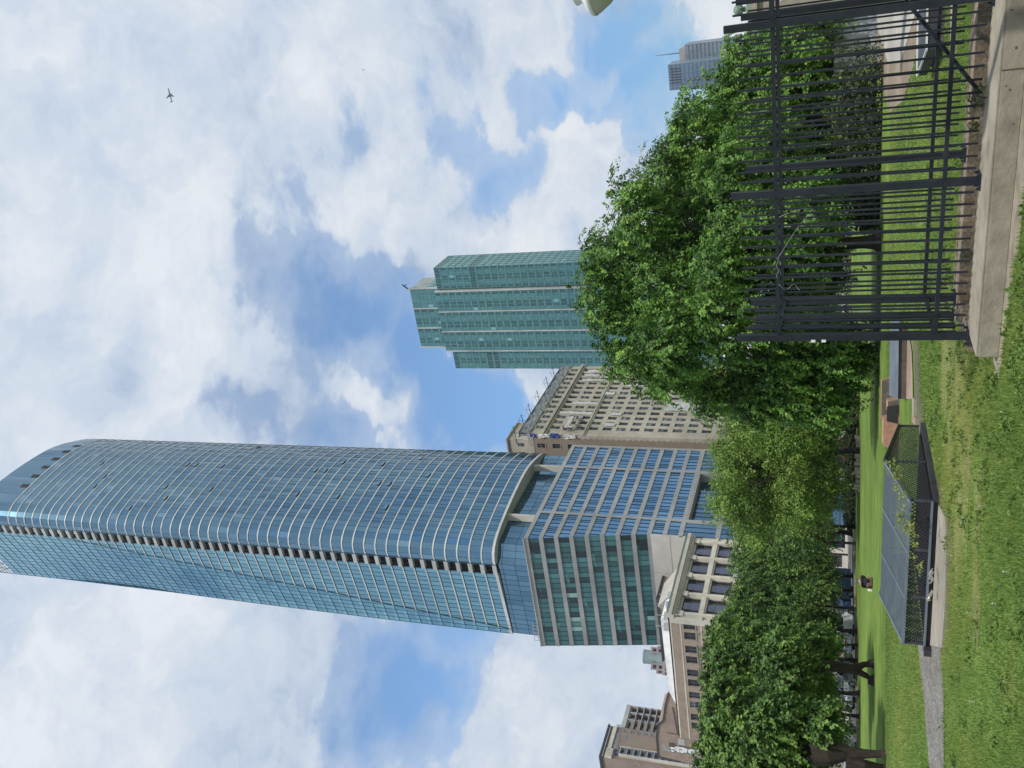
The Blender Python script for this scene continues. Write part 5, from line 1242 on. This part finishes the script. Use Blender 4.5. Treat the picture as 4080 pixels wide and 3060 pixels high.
car('car_white', 'white car with open dark windows beyond the seated person', -97.5, -61.2, 4.5, 1.5, flip=True)
car('car_black', 'black car in the shade left of the seated person', -100.8, -57.5, 4.6, 1.5)
car('car_blue', 'dark blue van with pale side under the leaning trunk tree', -88.0, -58, 5.2, 2.1, van=True)
car('van_blue', 'light blue van glimpsed below the pale green tree', -76.0, -60, 5, 2.1, van=True)
car('car_blue', 'blue car glimpsed beyond the dark hedge', -70, -56, 4.5, 1.5)
car('car_white', 'white car glimpsed at the right, below the low elm boughs', -58, -60.5, 4.7, 1.6)
car('car_red', 'dark red car next to the pale railing far right under the boughs', -64, -60.8, 4.5, 1.5)
# ------------------------------------------------------------------ foliage
def mesh_np(name, V, F4, tint, mat, parent=None, tri=False, **kw):
    k = 3 if tri else 4; nf = len(F4)
    me = DT.meshes.new(name); me.vertices.add(len(V)); me.vertices.foreach_set('co', V.astype(np.float32).ravel())
    me.loops.add(nf*k); me.loops.foreach_set('vertex_index', F4.astype(np.int32).ravel())
    me.polygons.add(nf); me.polygons.foreach_set('loop_start', np.arange(0, nf*k, k, dtype=np.int32)); me.polygons.foreach_set('loop_total', np.full(nf, k, np.int32))
    me.update(calc_edges=True); me.materials.append(M[mat])
    at = me.attributes.new('tint', 'FLOAT', 'FACE'); at.data.foreach_set('value', tint.astype(np.float32))
    o = DT.objects.new(name, me); COL.objects.link(o)
    if parent:
        o.parent = parent
        if parent.type == 'EMPTY': o.matrix_parent_inverse = Matrix.Translation(-parent.location)
    tag(o, **kw); return o
def unit(a): return a/np.maximum(1e-6, np.linalg.norm(a, axis=1, keepdims=True))
def leaves(blobs, nspray, per, leaf, Ls, droop=.5, spread=.5, fill=.12, lightup=.25, flat=.5, sub=0):
    """blobs: (x,y,z,rx,ry,rz).  Sprays of pointed leaves spread through the outer part of each blob."""
    B = np.array(blobs, float); B0 = B
    if sub:      # boughs: each mass breaks up into flattened tufts standing proud of its surface
        SB = []
        for b in B:
            for _ in range(sub):
                d = NP.normal(size=3); d /= np.linalg.norm(d); rr = b[3]*(.26+.22*NP.random())
                SB.append([*(b[:3]+d*b[3:]*(.62+.2*NP.random())-np.array([0, 0, .08*b[3]])), rr, rr, rr*.62])
        B = np.array(SB)
    wgt = (B[:, 3]*B[:, 5]); wgt /= wgt.sum()
    bi = NP.choice(len(B), nspray, p=wgt); u = unit(NP.normal(size=(nspray, 3)))
    # lumpy radius so that there are boughs and hollows
    ph = bi[:, None]*1.7; lump = np.sin(u[:, :1]*5+ph)+np.sin(u[:, 1:2]*6+ph*2)+np.sin(u[:, 2:]*7+ph*3)
    hol = (lump[:, 0] < -.75)
    r = np.where(NP.random(nspray) < fill, NP.random(nspray)**.5*.8, .78+.22*NP.random(nspray)+.12*NP.random(nspray)**6)[:, None]+lump*.06
    base = B[bi, :3]+u*r*B[bi, 3:]
    # drop the ones deep inside another blob
    keep = ~(hol & (NP.random(nspray) < .75))
    for j in range(len(B)):
        d = np.linalg.norm((base-B[j, :3])/B[j, 3:], axis=1); keep &= ~((d < .62) & (bi != j) & (NP.random(nspray) < .85))
    if sub:
        for j in range(len(B0)):
            d = np.linalg.norm((base-B0[j, :3])/B0[j, 3:], axis=1); keep &= ~((d < .45) & (NP.random(nspray) < .8))
    base, u, bi = base[keep], u[keep], bi[keep]
    if sub:      # sparse inner leaves that close the crown
        m = int(nspray*.45); bj = NP.choice(len(B0), m, p=B0[:, 3]**2/np.sum(B0[:, 3]**2)); uu = unit(NP.normal(size=(m, 3)))
        base = np.concatenate([base, B0[bj, :3]+uu*B0[bj, 3:]*(.35+.3*NP.random((m, 1)))]); u = np.concatenate([u, uu]); bi = np.concatenate([bi, bj])
    n = len(base)
    ax = unit(u*.9+NP.normal(size=(n, 3))*.45+np.array([0, 0, -droop]))
    ln = Ls*(.5+NP.random((n, 1)))
    sv = NP.normal(size=n)*.12+.14*np.sin(bi*2.4)
    N_ = n*per; ii = np.repeat(np.arange(n), per); t = NP.random((N_, 1))
    c = base[ii]+ax[ii]*ln[ii]*t+NP.normal(size=(N_, 3))*spread*Ls*.3*(1-.5*t); c[:, 2] -= (t[:, 0]**2)*Ls*droop*.5
    nr = unit(NP.normal(size=(N_, 3))*.42+np.array([0, 0, .35])+u[ii]*(1.0 if sub else .35))
    dr = unit(np.cross(nr, NP.normal(size=(N_, 3)))); sd_ = np.cross(nr, dr)
    s = leaf*(.65+.7*NP.random((N_, 1)))
    V = np.stack([c-dr*s*.5, c+sd_*s*.33, c+dr*s*.6, c-sd_*s*.33], 1).reshape(-1, 3)
    F = np.arange(N_*4).reshape(-1, 4)
    ti = np.clip(.42+sv[ii]+NP.normal(size=N_)*.13+lightup*(t[:, 0]-.4)*.8, 0, 1)  # lightup paints brightness into the tint towards the spray tips
    return V, F, ti
def pb(lst, D, sq=.9, jd=3.):
    out = []
    for (px, py, r) in lst:
        d_ = D+(R_.random()-.5)*2*jd; c = dist(px, py, d_); rr = r/FPX*(c-CAMO).length*1.13
        out.append((c.x, c.y, c.z, rr, rr, rr*sq))
    return out
def limb(q, a, b, r0, r1, seg=5, wob=.25):
    a, b = Vector(a), Vector(b); pts = []; rs = []
    for k in range(seg+1):
        t = k/seg; p = a.lerp(b, t)+Vector((jig(wob), jig(wob), jig(wob)*.4))*(1 if 0 < k < seg else 0); pts.append(p); rs.append(r0+(r1-r0)*t)
    q.tube(pts, rs, 8); return pts
def tree(label, trunks, blobs, nspray, mat, leaf, group, per=22, Ls=.9, branches=10, name='tree', wr=None, **lk):
    """trunks: list of polylines [(point, radius)...]"""
    t = thing(name, label, 'tree', group, loc=trunks[0][0][0])
    q = MB()
    for tr in trunks:
        q.tube([p for p, r in tr], [r for p, r in tr], 10)
        p0, r0 = tr[0]; q.tube([p0-ZV*.05, p0+ZV*.25], [r0*1.7, r0*1.02], 10)
    top, rt_ = trunks[0][-1]
    for i in range(branches):
        b = R_.choice(blobs); c = Vector(b[:3])
        if (c-top).length < 14: 
            pts = limb(q, top-ZV*R_.random()*.5, top.lerp(c, .85), min(rt_*.45, .13), .02, 5, .5)
            for k in range(3):
                e = c+Vector((jig(2), jig(2), jig(1.6)))*max(1, b[3])*.6; limb(q, pts[3], e, min(rt_*.2, .05), .012, 3, .3)
    q.build('trunk', 'bark', t)
    V, F, ti = leaves(blobs, nspray, per, leaf, Ls, **lk)
    mesh_np('crown', V, F, ti, mat, t); return t
def trunk_px(pts, wpx):
    """trunk rising from the ground point under the first pixel"""
    g = gnd(*pts[0]); D = math.hypot(g.x, g.y); out = []
    for i, (px, py) in enumerate(pts):
        p = g if i == 0 else dist(px, py, D); out.append((p, wpx[i]*.5/FPX*(p-CAMO).length))
    return out, D
PG = 'trees standing on the lawn and along the avenue'
tr, D = trunk_px([(3510, 962), (3440, 965), (3330, 972), (3200, 985)], [62, 46, 44, 40])
elm = [(2400,1190,140),(2420,1020,140),(2450,1350,130),(2530,880,160),(2540,1440,110),(2650,720,160),(2760,570,150),(2600,1500,80),
 (2620,1150,200),(2720,930,210),(2650,1360,170),(2850,1230,200),(2900,1000,210),(2880,760,200),(3000,620,180),(3040,1150,190),(3080,900,190),(2980,1380,170),(3150,1300,150),(3190,1080,150),(3200,820,150),(3130,1440,110)]
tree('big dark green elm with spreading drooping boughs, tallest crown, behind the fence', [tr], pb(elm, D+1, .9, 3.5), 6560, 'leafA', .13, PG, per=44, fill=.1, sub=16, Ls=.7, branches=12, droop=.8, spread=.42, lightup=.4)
tr, D2_ = trunk_px([(3502, 1330), (3440, 1335), (3300, 1380)], [30, 24, 20])
tree('smaller elm with low sweeping bright boughs reaching left of the fence end', [tr], pb([(3250,1380,100),(3330,1400,80),(2740,1530,60),(2800,1590,60),(2860,1560,75),(2930,1560,80),(3000,1600,75),(3060,1520,90),(3120,1590,75),(3200,1560,95),(3280,1560,80),(3250,1650,55),(3310,1480,90),(3180,1480,80),(3400,1410,45)], D+2, .9, 2), 2320, 'leafA', .13, PG, per=40, fill=.1, sub=14, Ls=.7, branches=6, droop=.9, spread=.42, lightup=.45)
tr, D = trunk_px([(3490, 520), (3420, 520), (3250, 470)], [40, 32, 26])
tree('rounded green elm behind the right half of the fence, below the distant skyscrapers', [tr], pb([(2860,440,120),(2960,310,120),(2900,560,120),(3030,220,100),(3000,450,150),(3110,130,90),(3110,330,150),(3130,540,140),(3220,180,120),(3240,400,140),(3250,620,130),(3190,50,90)], 50, .9, 3), 3760, 'leafA', .15, PG, per=38, fill=.1, sub=16, Ls=.8, branches=7, droop=.7, spread=.42, lightup=.4)
tr, D = trunk_px([(3425, 1795), (3370, 1795), (3320, 1808), (3255, 1835), (3200, 1830)], [22, 17, 15, 11, 9])
tree('pale green airy locust tree with a curved dark trunk, centre of the tree line', [tr], pb([(2910,1770,85),(2900,1880,80),(2980,1690,95),(3010,1820,110),(3000,1940,80),(3090,1740,110),(3100,1900,110),(3170,1990,100),(3190,1800,110),(3080,2010,80),(3250,1880,80),(3270,1990,70),(2960,1620,50),(2900,2000,80),(3000,2070,90),(2880,1820,60)], D, .95, 4), 4600, 'leafB', .17, PG, per=20, Ls=1.1, branches=26, droop=.2, fill=.25, spread=.7, sub=9, lightup=.3)
tr, D = trunk_px([(3421, 1690), (3360, 1692), (3290, 1680)], [20, 16, 12])
tree('locust with straight dark trunk right of the curved trunk, under the elm boughs', [tr], pb([(3150,1660,90),(3230,1720,75),(3050,1640,80),(3280,1780,50)], D, .9, 3), 900, 'leafB', .17, PG, per=16, Ls=1.2, branches=8, fill=.4, spread=.8)
for py, w, lab in ((1605, 15, 'slim tree, second trunk right of the curved trunk, in deep shade'), (1520, 10, 'thinnest tree, third trunk right of the curved trunk, in deep shade')):
    tr, D = trunk_px([(3423, py), (3360, py), (3300, py-8)], [w, w*.8, w*.6])
    tree(lab, [tr], pb([(3210,py,75),(3270,py-50,60),(3250,py+50,55),(3140,py-20,60)], D, .9, 3), 620, 'leafC', .18, PG, per=16, Ls=1.1, branches=5)
tr, D = trunk_px([(3402, 2128), (3372, 2122), (3345, 2116), (3310, 2140), (3270, 2190)], [21, 18, 16, 15, 12])
tree('tree with thick dark trunk leaning to the left, left of the pale locust', [tr], pb([(2940,2110,55),(2965,2200,75),(3020,2130,80),(3040,2230,100),(3130,2150,80),(3150,2260,90),(3220,2200,70),(3250,2120,60)], D, .9, 3), 2300, 'leafC', .17, PG, per=28, Ls=.8, branches=8, spread=.45, lightup=.4, fill=.1, sub=14, droop=.7)
for base, top, w, bl, lab in (((3404, 2296), (3310, 2290), 14, [(2975,2300,75),(3050,2320,95),(3150,2330,90),(3230,2290,75)], 'dark leafy tree whose trunk stands right behind the seated person'),
    ((3406, 2353), (3310, 2360), 13, [(2965,2390,80),(3040,2420,95),(3140,2420,85),(3230,2380,80)], 'dark leafy tree just left of the seated person'),
    ((3416, 2515), (3310, 2500), 16, [(2920,2480,75),(2990,2510,90),(3090,2520,95),(3190,2500,85),(3260,2500,60)], 'dark leafy tree with bare trunk midway between the seated person and the forked trunk'),
    ((3418, 2570), (3320, 2575), 10, [(3180,2590,70),(3250,2570,60),(3100,2610,70)], 'slim shaded tree just right of the forked trunk')):
    tr, D = trunk_px([base, ((base[0]+top[0])/2, base[1]-2), top], [w, w*.85, w*.7])
    tree(lab, [tr], pb(bl, D, .9, 3), 1700, 'leafC', .17, PG, per=30, Ls=.8, branches=5, spread=.45, lightup=.4, fill=.1, sub=14, droop=.7)
# forked trunk
g1 = gnd(3482, 2645); D = math.hypot(g1.x, g1.y); g2 = gnd(3482, 2712)
w_ = lambda w: w*.5/FPX*D*1.05
jn_ = dist(3405, 2668, D)
tr1 = [(g1, w_(22)), (dist(3440, 2648, D), w_(20)), (jn_-Vector((0, 0, 0)), w_(34)), (dist(3330, 2655, D), w_(38)), (dist(3270, 2650, D), w_(34))]
tr2 = [(g2, w_(26)), (dist(3450, 2692, D), w_(20)), (jn_, w_(24))]
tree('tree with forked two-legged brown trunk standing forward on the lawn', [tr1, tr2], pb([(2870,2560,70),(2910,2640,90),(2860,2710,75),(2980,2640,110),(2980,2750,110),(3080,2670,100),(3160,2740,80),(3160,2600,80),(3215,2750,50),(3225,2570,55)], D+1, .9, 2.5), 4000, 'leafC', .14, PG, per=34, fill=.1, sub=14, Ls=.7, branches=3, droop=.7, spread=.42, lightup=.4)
tr, D = trunk_px([(3427, 2764), (3370, 2762), (3300, 2752)], [18, 15, 11])
tree('shaded tree with leaning trunk just right of the silver hatchback', [tr], pb([(3170,2790,80),(3240,2800,70),(3100,2830,90),(3280,2880,45),(3260,2940,60)], D, .9, 3), 1200, 'leafC', .19, PG, per=16, Ls=1.1, branches=6)
g1 = gnd(3531, 3004); D = math.hypot(g1.x, g1.y); g2 = gnd(3530, 3064)
tr1 = [(g1, w_(26)*.75), (dist(3450, 3004, D), w_(40)*.75), (dist(3380, 3000, D), w_(62)*.75), (dist(3300, 3000, D), w_(110)*.75), (dist(3235, 3005, D), w_(110)*.75)]
tr2 = [(g2, w_(30)*.75), (dist(3440, 3048, D), w_(50)*.75), (dist(3370, 3035, D), w_(60)*.75)]
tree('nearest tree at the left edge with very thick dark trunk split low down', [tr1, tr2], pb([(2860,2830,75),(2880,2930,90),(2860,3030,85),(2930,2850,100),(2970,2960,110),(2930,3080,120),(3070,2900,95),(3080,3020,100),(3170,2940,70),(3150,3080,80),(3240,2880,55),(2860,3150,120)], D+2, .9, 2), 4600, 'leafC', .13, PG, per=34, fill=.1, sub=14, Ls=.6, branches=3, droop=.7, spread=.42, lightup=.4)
# street trees further off, beyond the avenue and along it
k = 0
for a_ in range(-150, 190, 9):
    P = G(a_+jig(5), -35.5+jig(1)); hgt = 4.0+R_.random()*2.0
    bl = [(P.x+jig(4), P.y+jig(4), hgt+jig(3), 2.6, 2.6, 2.2) for _ in range(5)]
    tree('street tree number %d counted from the left along the far pavement' % (k+1), [[(P, .16), (P+ZV*hgt*.6, .1)]], bl, 560, 'leafD' if k % 3 else 'leafC', .34, 'street trees beyond the avenue', per=9, Ls=1.3, branches=3, name='street_tree'); k += 1
k = 0
for a_ in range(-113, -84, 6):
    P = G(a_+jig(3), -67.5+jig(1.5)); hgt = 4.6+R_.random()*.8
    bl = [(P.x+jig(3.4), P.y+jig(3.4), hgt+jig(1.6), 1.7, 1.7, 1.5) for _ in range(5)]
    tree('kerbside tree number %d from the left, right at the lawn edge' % (k+1), [[(P, .13), (P+ZV*hgt*.6, .09)]], bl, 520, 'leafC', .2, 'kerbside trees at the lawn edge', per=14, Ls=.8, branches=3, name='kerbside_tree'); k += 1
k = 0
for a_ in range(-84, 90, 8):
    P = G(a_+jig(4), -72+jig(4)); hgt = (3.4 if (a_ // 8) % 2 else 5.5)+R_.random()*1.5
    bl = [(P.x+jig(4), P.y+jig(4), hgt+jig(3), 2.8, 2.8, 2.4) for _ in range(5)]
    tree('park tree number %d from the left behind the dark hedge' % (k+1), [[(P, .18), (P+ZV*hgt*.6, .12)]], bl, 520, 'leafC', .30, 'park trees behind the dark hedge', per=9, Ls=1.3, branches=3, name='park_tree'); k += 1
# dark clipped hedge with pale stones at its foot, bank of dry grass behind
def shrub(name, label, blobs, n, mat, leaf, group=None, cat='shrub', per=14, Ls=.3):
    V, F, ti = leaves(blobs, n, per, leaf, Ls, droop=.0, fill=.4, spread=.9)
    return mesh_np(name, V, F, ti, mat, label=label, cat=cat, group=group)
h0, h1 = gnd(3410, 2088), gnd(3413, 1455); hl = (h1-h0).length; hd_ = (h1-h0).normalized()
hn_ = Vector((-hd_.y, hd_.x, 0)); hn_ = hn_ if hn_.y > 0 else -hn_
bl = []
n = int(hl/1.2)
for i in range(n): p = h0+hd_*(i+.5)*1.2+hn_*1.0; bl.append((p.x, p.y, .45, .9, .9, .55))
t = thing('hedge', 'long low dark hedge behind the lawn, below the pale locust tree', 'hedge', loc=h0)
V, F, ti = leaves(bl, 5000, 8, .16, .25, droop=0, fill=.5, spread=.9); mesh_np('foliage', V, F, ti*.35, 'leafD', t)  # tint scaled down: shading of the shrub bed put into the leaf colour
q = MB(); q.box(h0+hn_*.5, hd_*hl, hn_*1.0, ZV*.8); q.build('shaded_core', 'dark', t)  # black filler box added as the hedge's inner shade
q = MB(); q.poly([p+ZV*.02 for p in (h0+hn_*3-hd_*3, h1+hn_*3+hd_*30, h1+hn_*11+hd_*30, h0+hn_*11-hd_*3)]); q.build('dry_grass_bank', 'lawn', kind='structure')
for i, (pa_, pb_) in enumerate(((1735, 1782), (1808, 1855), (1860, 1905), (1912, 1960), (1660, 1690), (1630, 1645), (1565, 1600))):
    P = gnd(3426, pb_) if i < 4 else gnd(3418, pb_); Q_ = gnd(3426, pa_) if i < 4 else gnd(3418, pa_)
    q = MB(); e = Q_-P; nrm = hn_
    m_ = max(3, int(e.length/.6))
    for k in range(m_):
        a = P+e*(k/m_); q.box(a, e/m_*.93, nrm*.5, ZV*(.28+.14*R_.random()))
    q.build('edging_stones', 'slabc', label=['pale edging stones right of the curved trunk', 'pale edging stones touching the left of the curved trunk', 'second group of edging stones left of the curved trunk', 'last group of edging stones left of the curved trunk', 'white stones beside the straight locust trunk', 'small white stones between the two shaded trunks', 'row of small white stones furthest right under the elm'][i], cat='stones', group='pale stones edging the hedge')
# shrubs behind the right part of the fence
for i, (px, py, r) in enumerate(((3405, 300, 85), (3420, 420, 80), (3415, 540, 85), (3425, 650, 75), (3440, 760, 60), (3455, 850, 45))):
    c = dist(px, py, 41.5+i*.2); rr = r/FPX*42
    bl = [(c.x+jig(rr), c.y+jig(1), max(.5, c.z+jig(rr)*.6), rr*.7, rr*.7, rr*.75) for _ in range(5)]+[(c.x, c.y, .55, rr, rr*.8, .6)]
    shrub('shrub', 'brownish green shrub behind the fence, %s' % ['at the end of the stone wall', 'second from the stone wall', 'third from the stone wall', 'fourth from the stone wall', 'fifth from the stone wall, lower than its neighbours', 'lowest, next to the elm trunk'][i], bl, 420, 'leafD', .12, 'shrubs behind the fence', Ls=.35)
# weeds: on the vent roof, between the fences, along the kerb
def weed(P, hgt, label, n=40, mat='grassb', leaf=.05, group='weeds by the vents and kerb', spread_=.25):
    q = MB(); tip = P+Vector((jig(.1), jig(.1), hgt))
    q.tube([P, P.lerp(tip, .5)+Vector((jig(.03), jig(.03), 0)), tip], [.006, .005, .003], 5)
    o = q.build('weed', 'bark', label=label, cat='weed', group=group)
    bl = [(P.x+jig(spread_), P.y+jig(spread_), P.z+hgt*(.35+.6*R_.random()), spread_*.5, spread_*.5, hgt*.3) for _ in range(5)]
    V, F, ti = leaves(bl, n, 8, leaf, leaf*2, droop=.0, fill=.6, spread=.9); mesh_np('foliage', V, F, np.clip(ti+.25, 0, 1), mat, o); return o
for i, (px, py, z, hg, n) in enumerate(((3625, 2095, .5, .16, 60), (3600, 1985, .6, .12, 40), (3575, 1905, .7, .12, 40), (3560, 1850, .72, .22, 30), (3640, 2180, .5, .1, 30), (3655, 2115, .3, .14, 30), (3668, 2255, .3, .12, 20), (3590, 2060, .6, .15, 50))):
    d = ray(px, py); z_ = z; P = gnd(px, py, z_); weed(P-ZV*.05, hg*.7, 'leafy weed %s' % ['in the middle of the vent roof, the bushiest', 'on the vent roof edge right of the bushiest one', 'near the right gable on the vent roof', 'stalk at the gable peak of the vent', 'small tuft on the left half of the vent roof', 'clinging to the front mesh under the bushiest weed', 'lone tuft in front of the left mesh', 'high on the vent roof above the bushiest weed'][i], int(n*.6), spread_=.2, leaf=.035)
weed(gnd(3935, 392, .22)+FN*.05, .12, 'broad leaved weed growing out of the kerb at the foot of the diagonal brace', 26, 'leafD', .035, spread_=.12)
weed(gnd(3910, 510, .2)+FN*.12, .08, 'small weed between the two kerbs under the fence', 20, 'leafD', .03, spread_=.1)
weed(gnd(3812, 1140, 0)+FN*.3, .42, 'tall dark green thistle standing just behind the rear fence', 30, 'leafD', .035, spread_=.08)
# ------------------------------------------------------------------ grass blades
def inside(P, poly):
    x, y = P[:, 0], P[:, 1]; c = np.zeros(len(P), bool); n = len(poly)
    for i in range(n):
        x0, y0, x1, y1 = poly[i][0], poly[i][1], poly[(i+1) % n][0], poly[(i+1) % n][1]
        cond = ((y0 > y) != (y1 > y)); xi = (x1-x0)*(y-y0)/((y1-y0) if abs(y1-y0) > 1e-9 else 1e-9)+x0; c ^= cond & (x < xi)
    return c
EXC = [KSP, gp([(3655, 2560), (3752, 2560), (3763, 2750), (3764, 3100), (3768, 3300), (3712, 3300), (3704, 3060), (3680, 2750)]),
       [H(-.4, -.28, 0), H(HL+.2, -.2, 0), H(HL+.2, 3, 0), H(-.2, 3, 0)], [E0n, E0n+FE*9, E0n+FE*9+FN*(kw+1.6), E0n+FN*(kw+.0)],
       gp([(3640, 1500), (3640, 1330), (3660, 1330), (3668, 1560), (3690, 1800), (3775, 2080), (3783, 2250), (3776, 2480), (3765, 2590), (3700, 2590)]),
       gp([(3575, 1710), (3655, 1710), (3650, 1320), (3575, 1320)]), gp([(3466, -200), (3500, 280), (3545, 450), (3600, 400), (3680, 130), (3700, -200)])]
def blades(name, n, d0, d1, hh, ww, label=None):
    th = NP.uniform(rad(-27), rad(27), n); u = NP.random(n); d = np.sqrt(d0*d0+(d1*d1-d0*d0)*u**1.3)
    P = np.stack([d*np.sin(th), d*np.cos(th), np.zeros(n)], 1); keep = np.ones(n, bool)
    for e in EXC: keep &= ~inside(P, [(p[0], p[1]) for p in e])
    patch = np.sin(P[:, 0]*.9+1)*np.sin(P[:, 1]*.7)+.6*np.sin(P[:, 0]*2.3+P[:, 1]*1.1)+.4*np.sin(P[:, 0]*5.1-P[:, 1]*3.7)
    keep &= NP.random(n) < .72+.28*np.tanh(patch)
    worn = np.zeros(n)
    for px, py, rr_ in ((3830, 1560, .8), (3770, 1430, .9), (3850, 1850, .7), (3820, 2080, .65), (3790, 1700, .7), (3890, 2350, .5), (3900, 2010, .4)):
        c = gnd(px, py); worn = np.maximum(worn, np.exp(-((P[:, 0]-c.x)**2+(P[:, 1]-c.y)**2)/(rr_*rr_)))
    keep &= NP.random(n) > worn*.5
    wn = worn[keep]
    P = P[keep]; patch = patch[keep]; n = len(P)
    a = NP.uniform(0, 2*np.pi, n); side = np.stack([np.cos(a), np.sin(a), np.zeros(n)], 1)*ww*(.6+NP.random((n, 1))*.8)
    h_ = hh*(.45+NP.random((n, 1))**1.5*1.1)*(1+.25*np.tanh(patch))[:, None]; ln_ = NP.normal(size=(n, 3))*hh*.45; ln_[:, 2] = 0
    V = np.stack([P-side, P+side, P+ln_+np.concatenate([np.zeros((n, 2)), h_], 1)], 1).reshape(-1, 3)
    pt2 = np.sin(P[:, 0]*.35+2)*np.cos(P[:, 1]*.45+P[:, 0]*.2)
    ti = np.clip(.42+.10*patch+.2*pt2+NP.normal(size=n)*.17+wn*.32, 0, 1)
    return mesh_np(name, V, np.arange(n*3).reshape(-1, 3), ti, 'grassb', tri=True, kind='stuff')
blades('grass', 260000, 7.5, 17, .042, .006)
blades('grass', 160000, 16, 34, .045, .012)
wb = []
for i in range(420):
    th_ = (R_.random()-.5)*rad(52); d_ = 8.4+R_.random()**1.4*11
    if R_.random() < .55: th_ = math.atan2(gnd(3985, 1385).x+R_.gauss(0, 1.2), 9.5)
    x_, y_ = d_*math.sin(th_), d_*math.cos(th_)
    if any(inside(np.array([[x_, y_]]), [(p[0], p[1]) for p in e_])[0] for e_ in EXC): continue
    wb.append((x_, y_, .015, .07+.06*R_.random(), .07+.06*R_.random(), .03))
V, F, ti = leaves(wb, 5200, 4, .045, .05, droop=-.2, fill=.5, spread=.6)
mesh_np('lawn_weeds', V, F, np.clip(ti*.5+.05, 0, 1), 'grassb', kind='stuff')
# dandelion clocks and a few yellow heads
q = MB()
for i in range(9):
    P = gnd(3800+R_.random()*270, 1400+R_.random()*1600); q.tube([P, P+ZV*.05], [.003, .003], 4); q.lathe(P+ZV*.05, [(0, 0), (.009, .005), (.010, .011), (0, .018)], 6)
q.build('dandelions', 'plastic', kind='stuff', label='scattered pale dandelion heads in the grass', cat='flowers')
# ------------------------------------------------------------------ city air
q = MB(); q.box((-700, -60, -1), (1500, 0, 0), (0, 1300, 0), (0, 0, 1250))
hz = q.build('haze', 'white', kind='stuff')
hm = DT.materials.new('air'); hm.use_nodes = True; t_ = hm.node_tree; t_.nodes.clear()
pvn = t_.nodes.new('ShaderNodeVolumePrincipled'); pvn.inputs['Color'].default_value = (.80, .88, 1, 1); pvn.inputs['Density'].default_value = .00010; pvn.inputs['Anisotropy'].default_value = .2
on = t_.nodes.new('ShaderNodeOutputMaterial'); t_.links.new(pvn.outputs[0], on.inputs['Volume'])
hz.data.materials.clear(); hz.data.materials.append(hm)
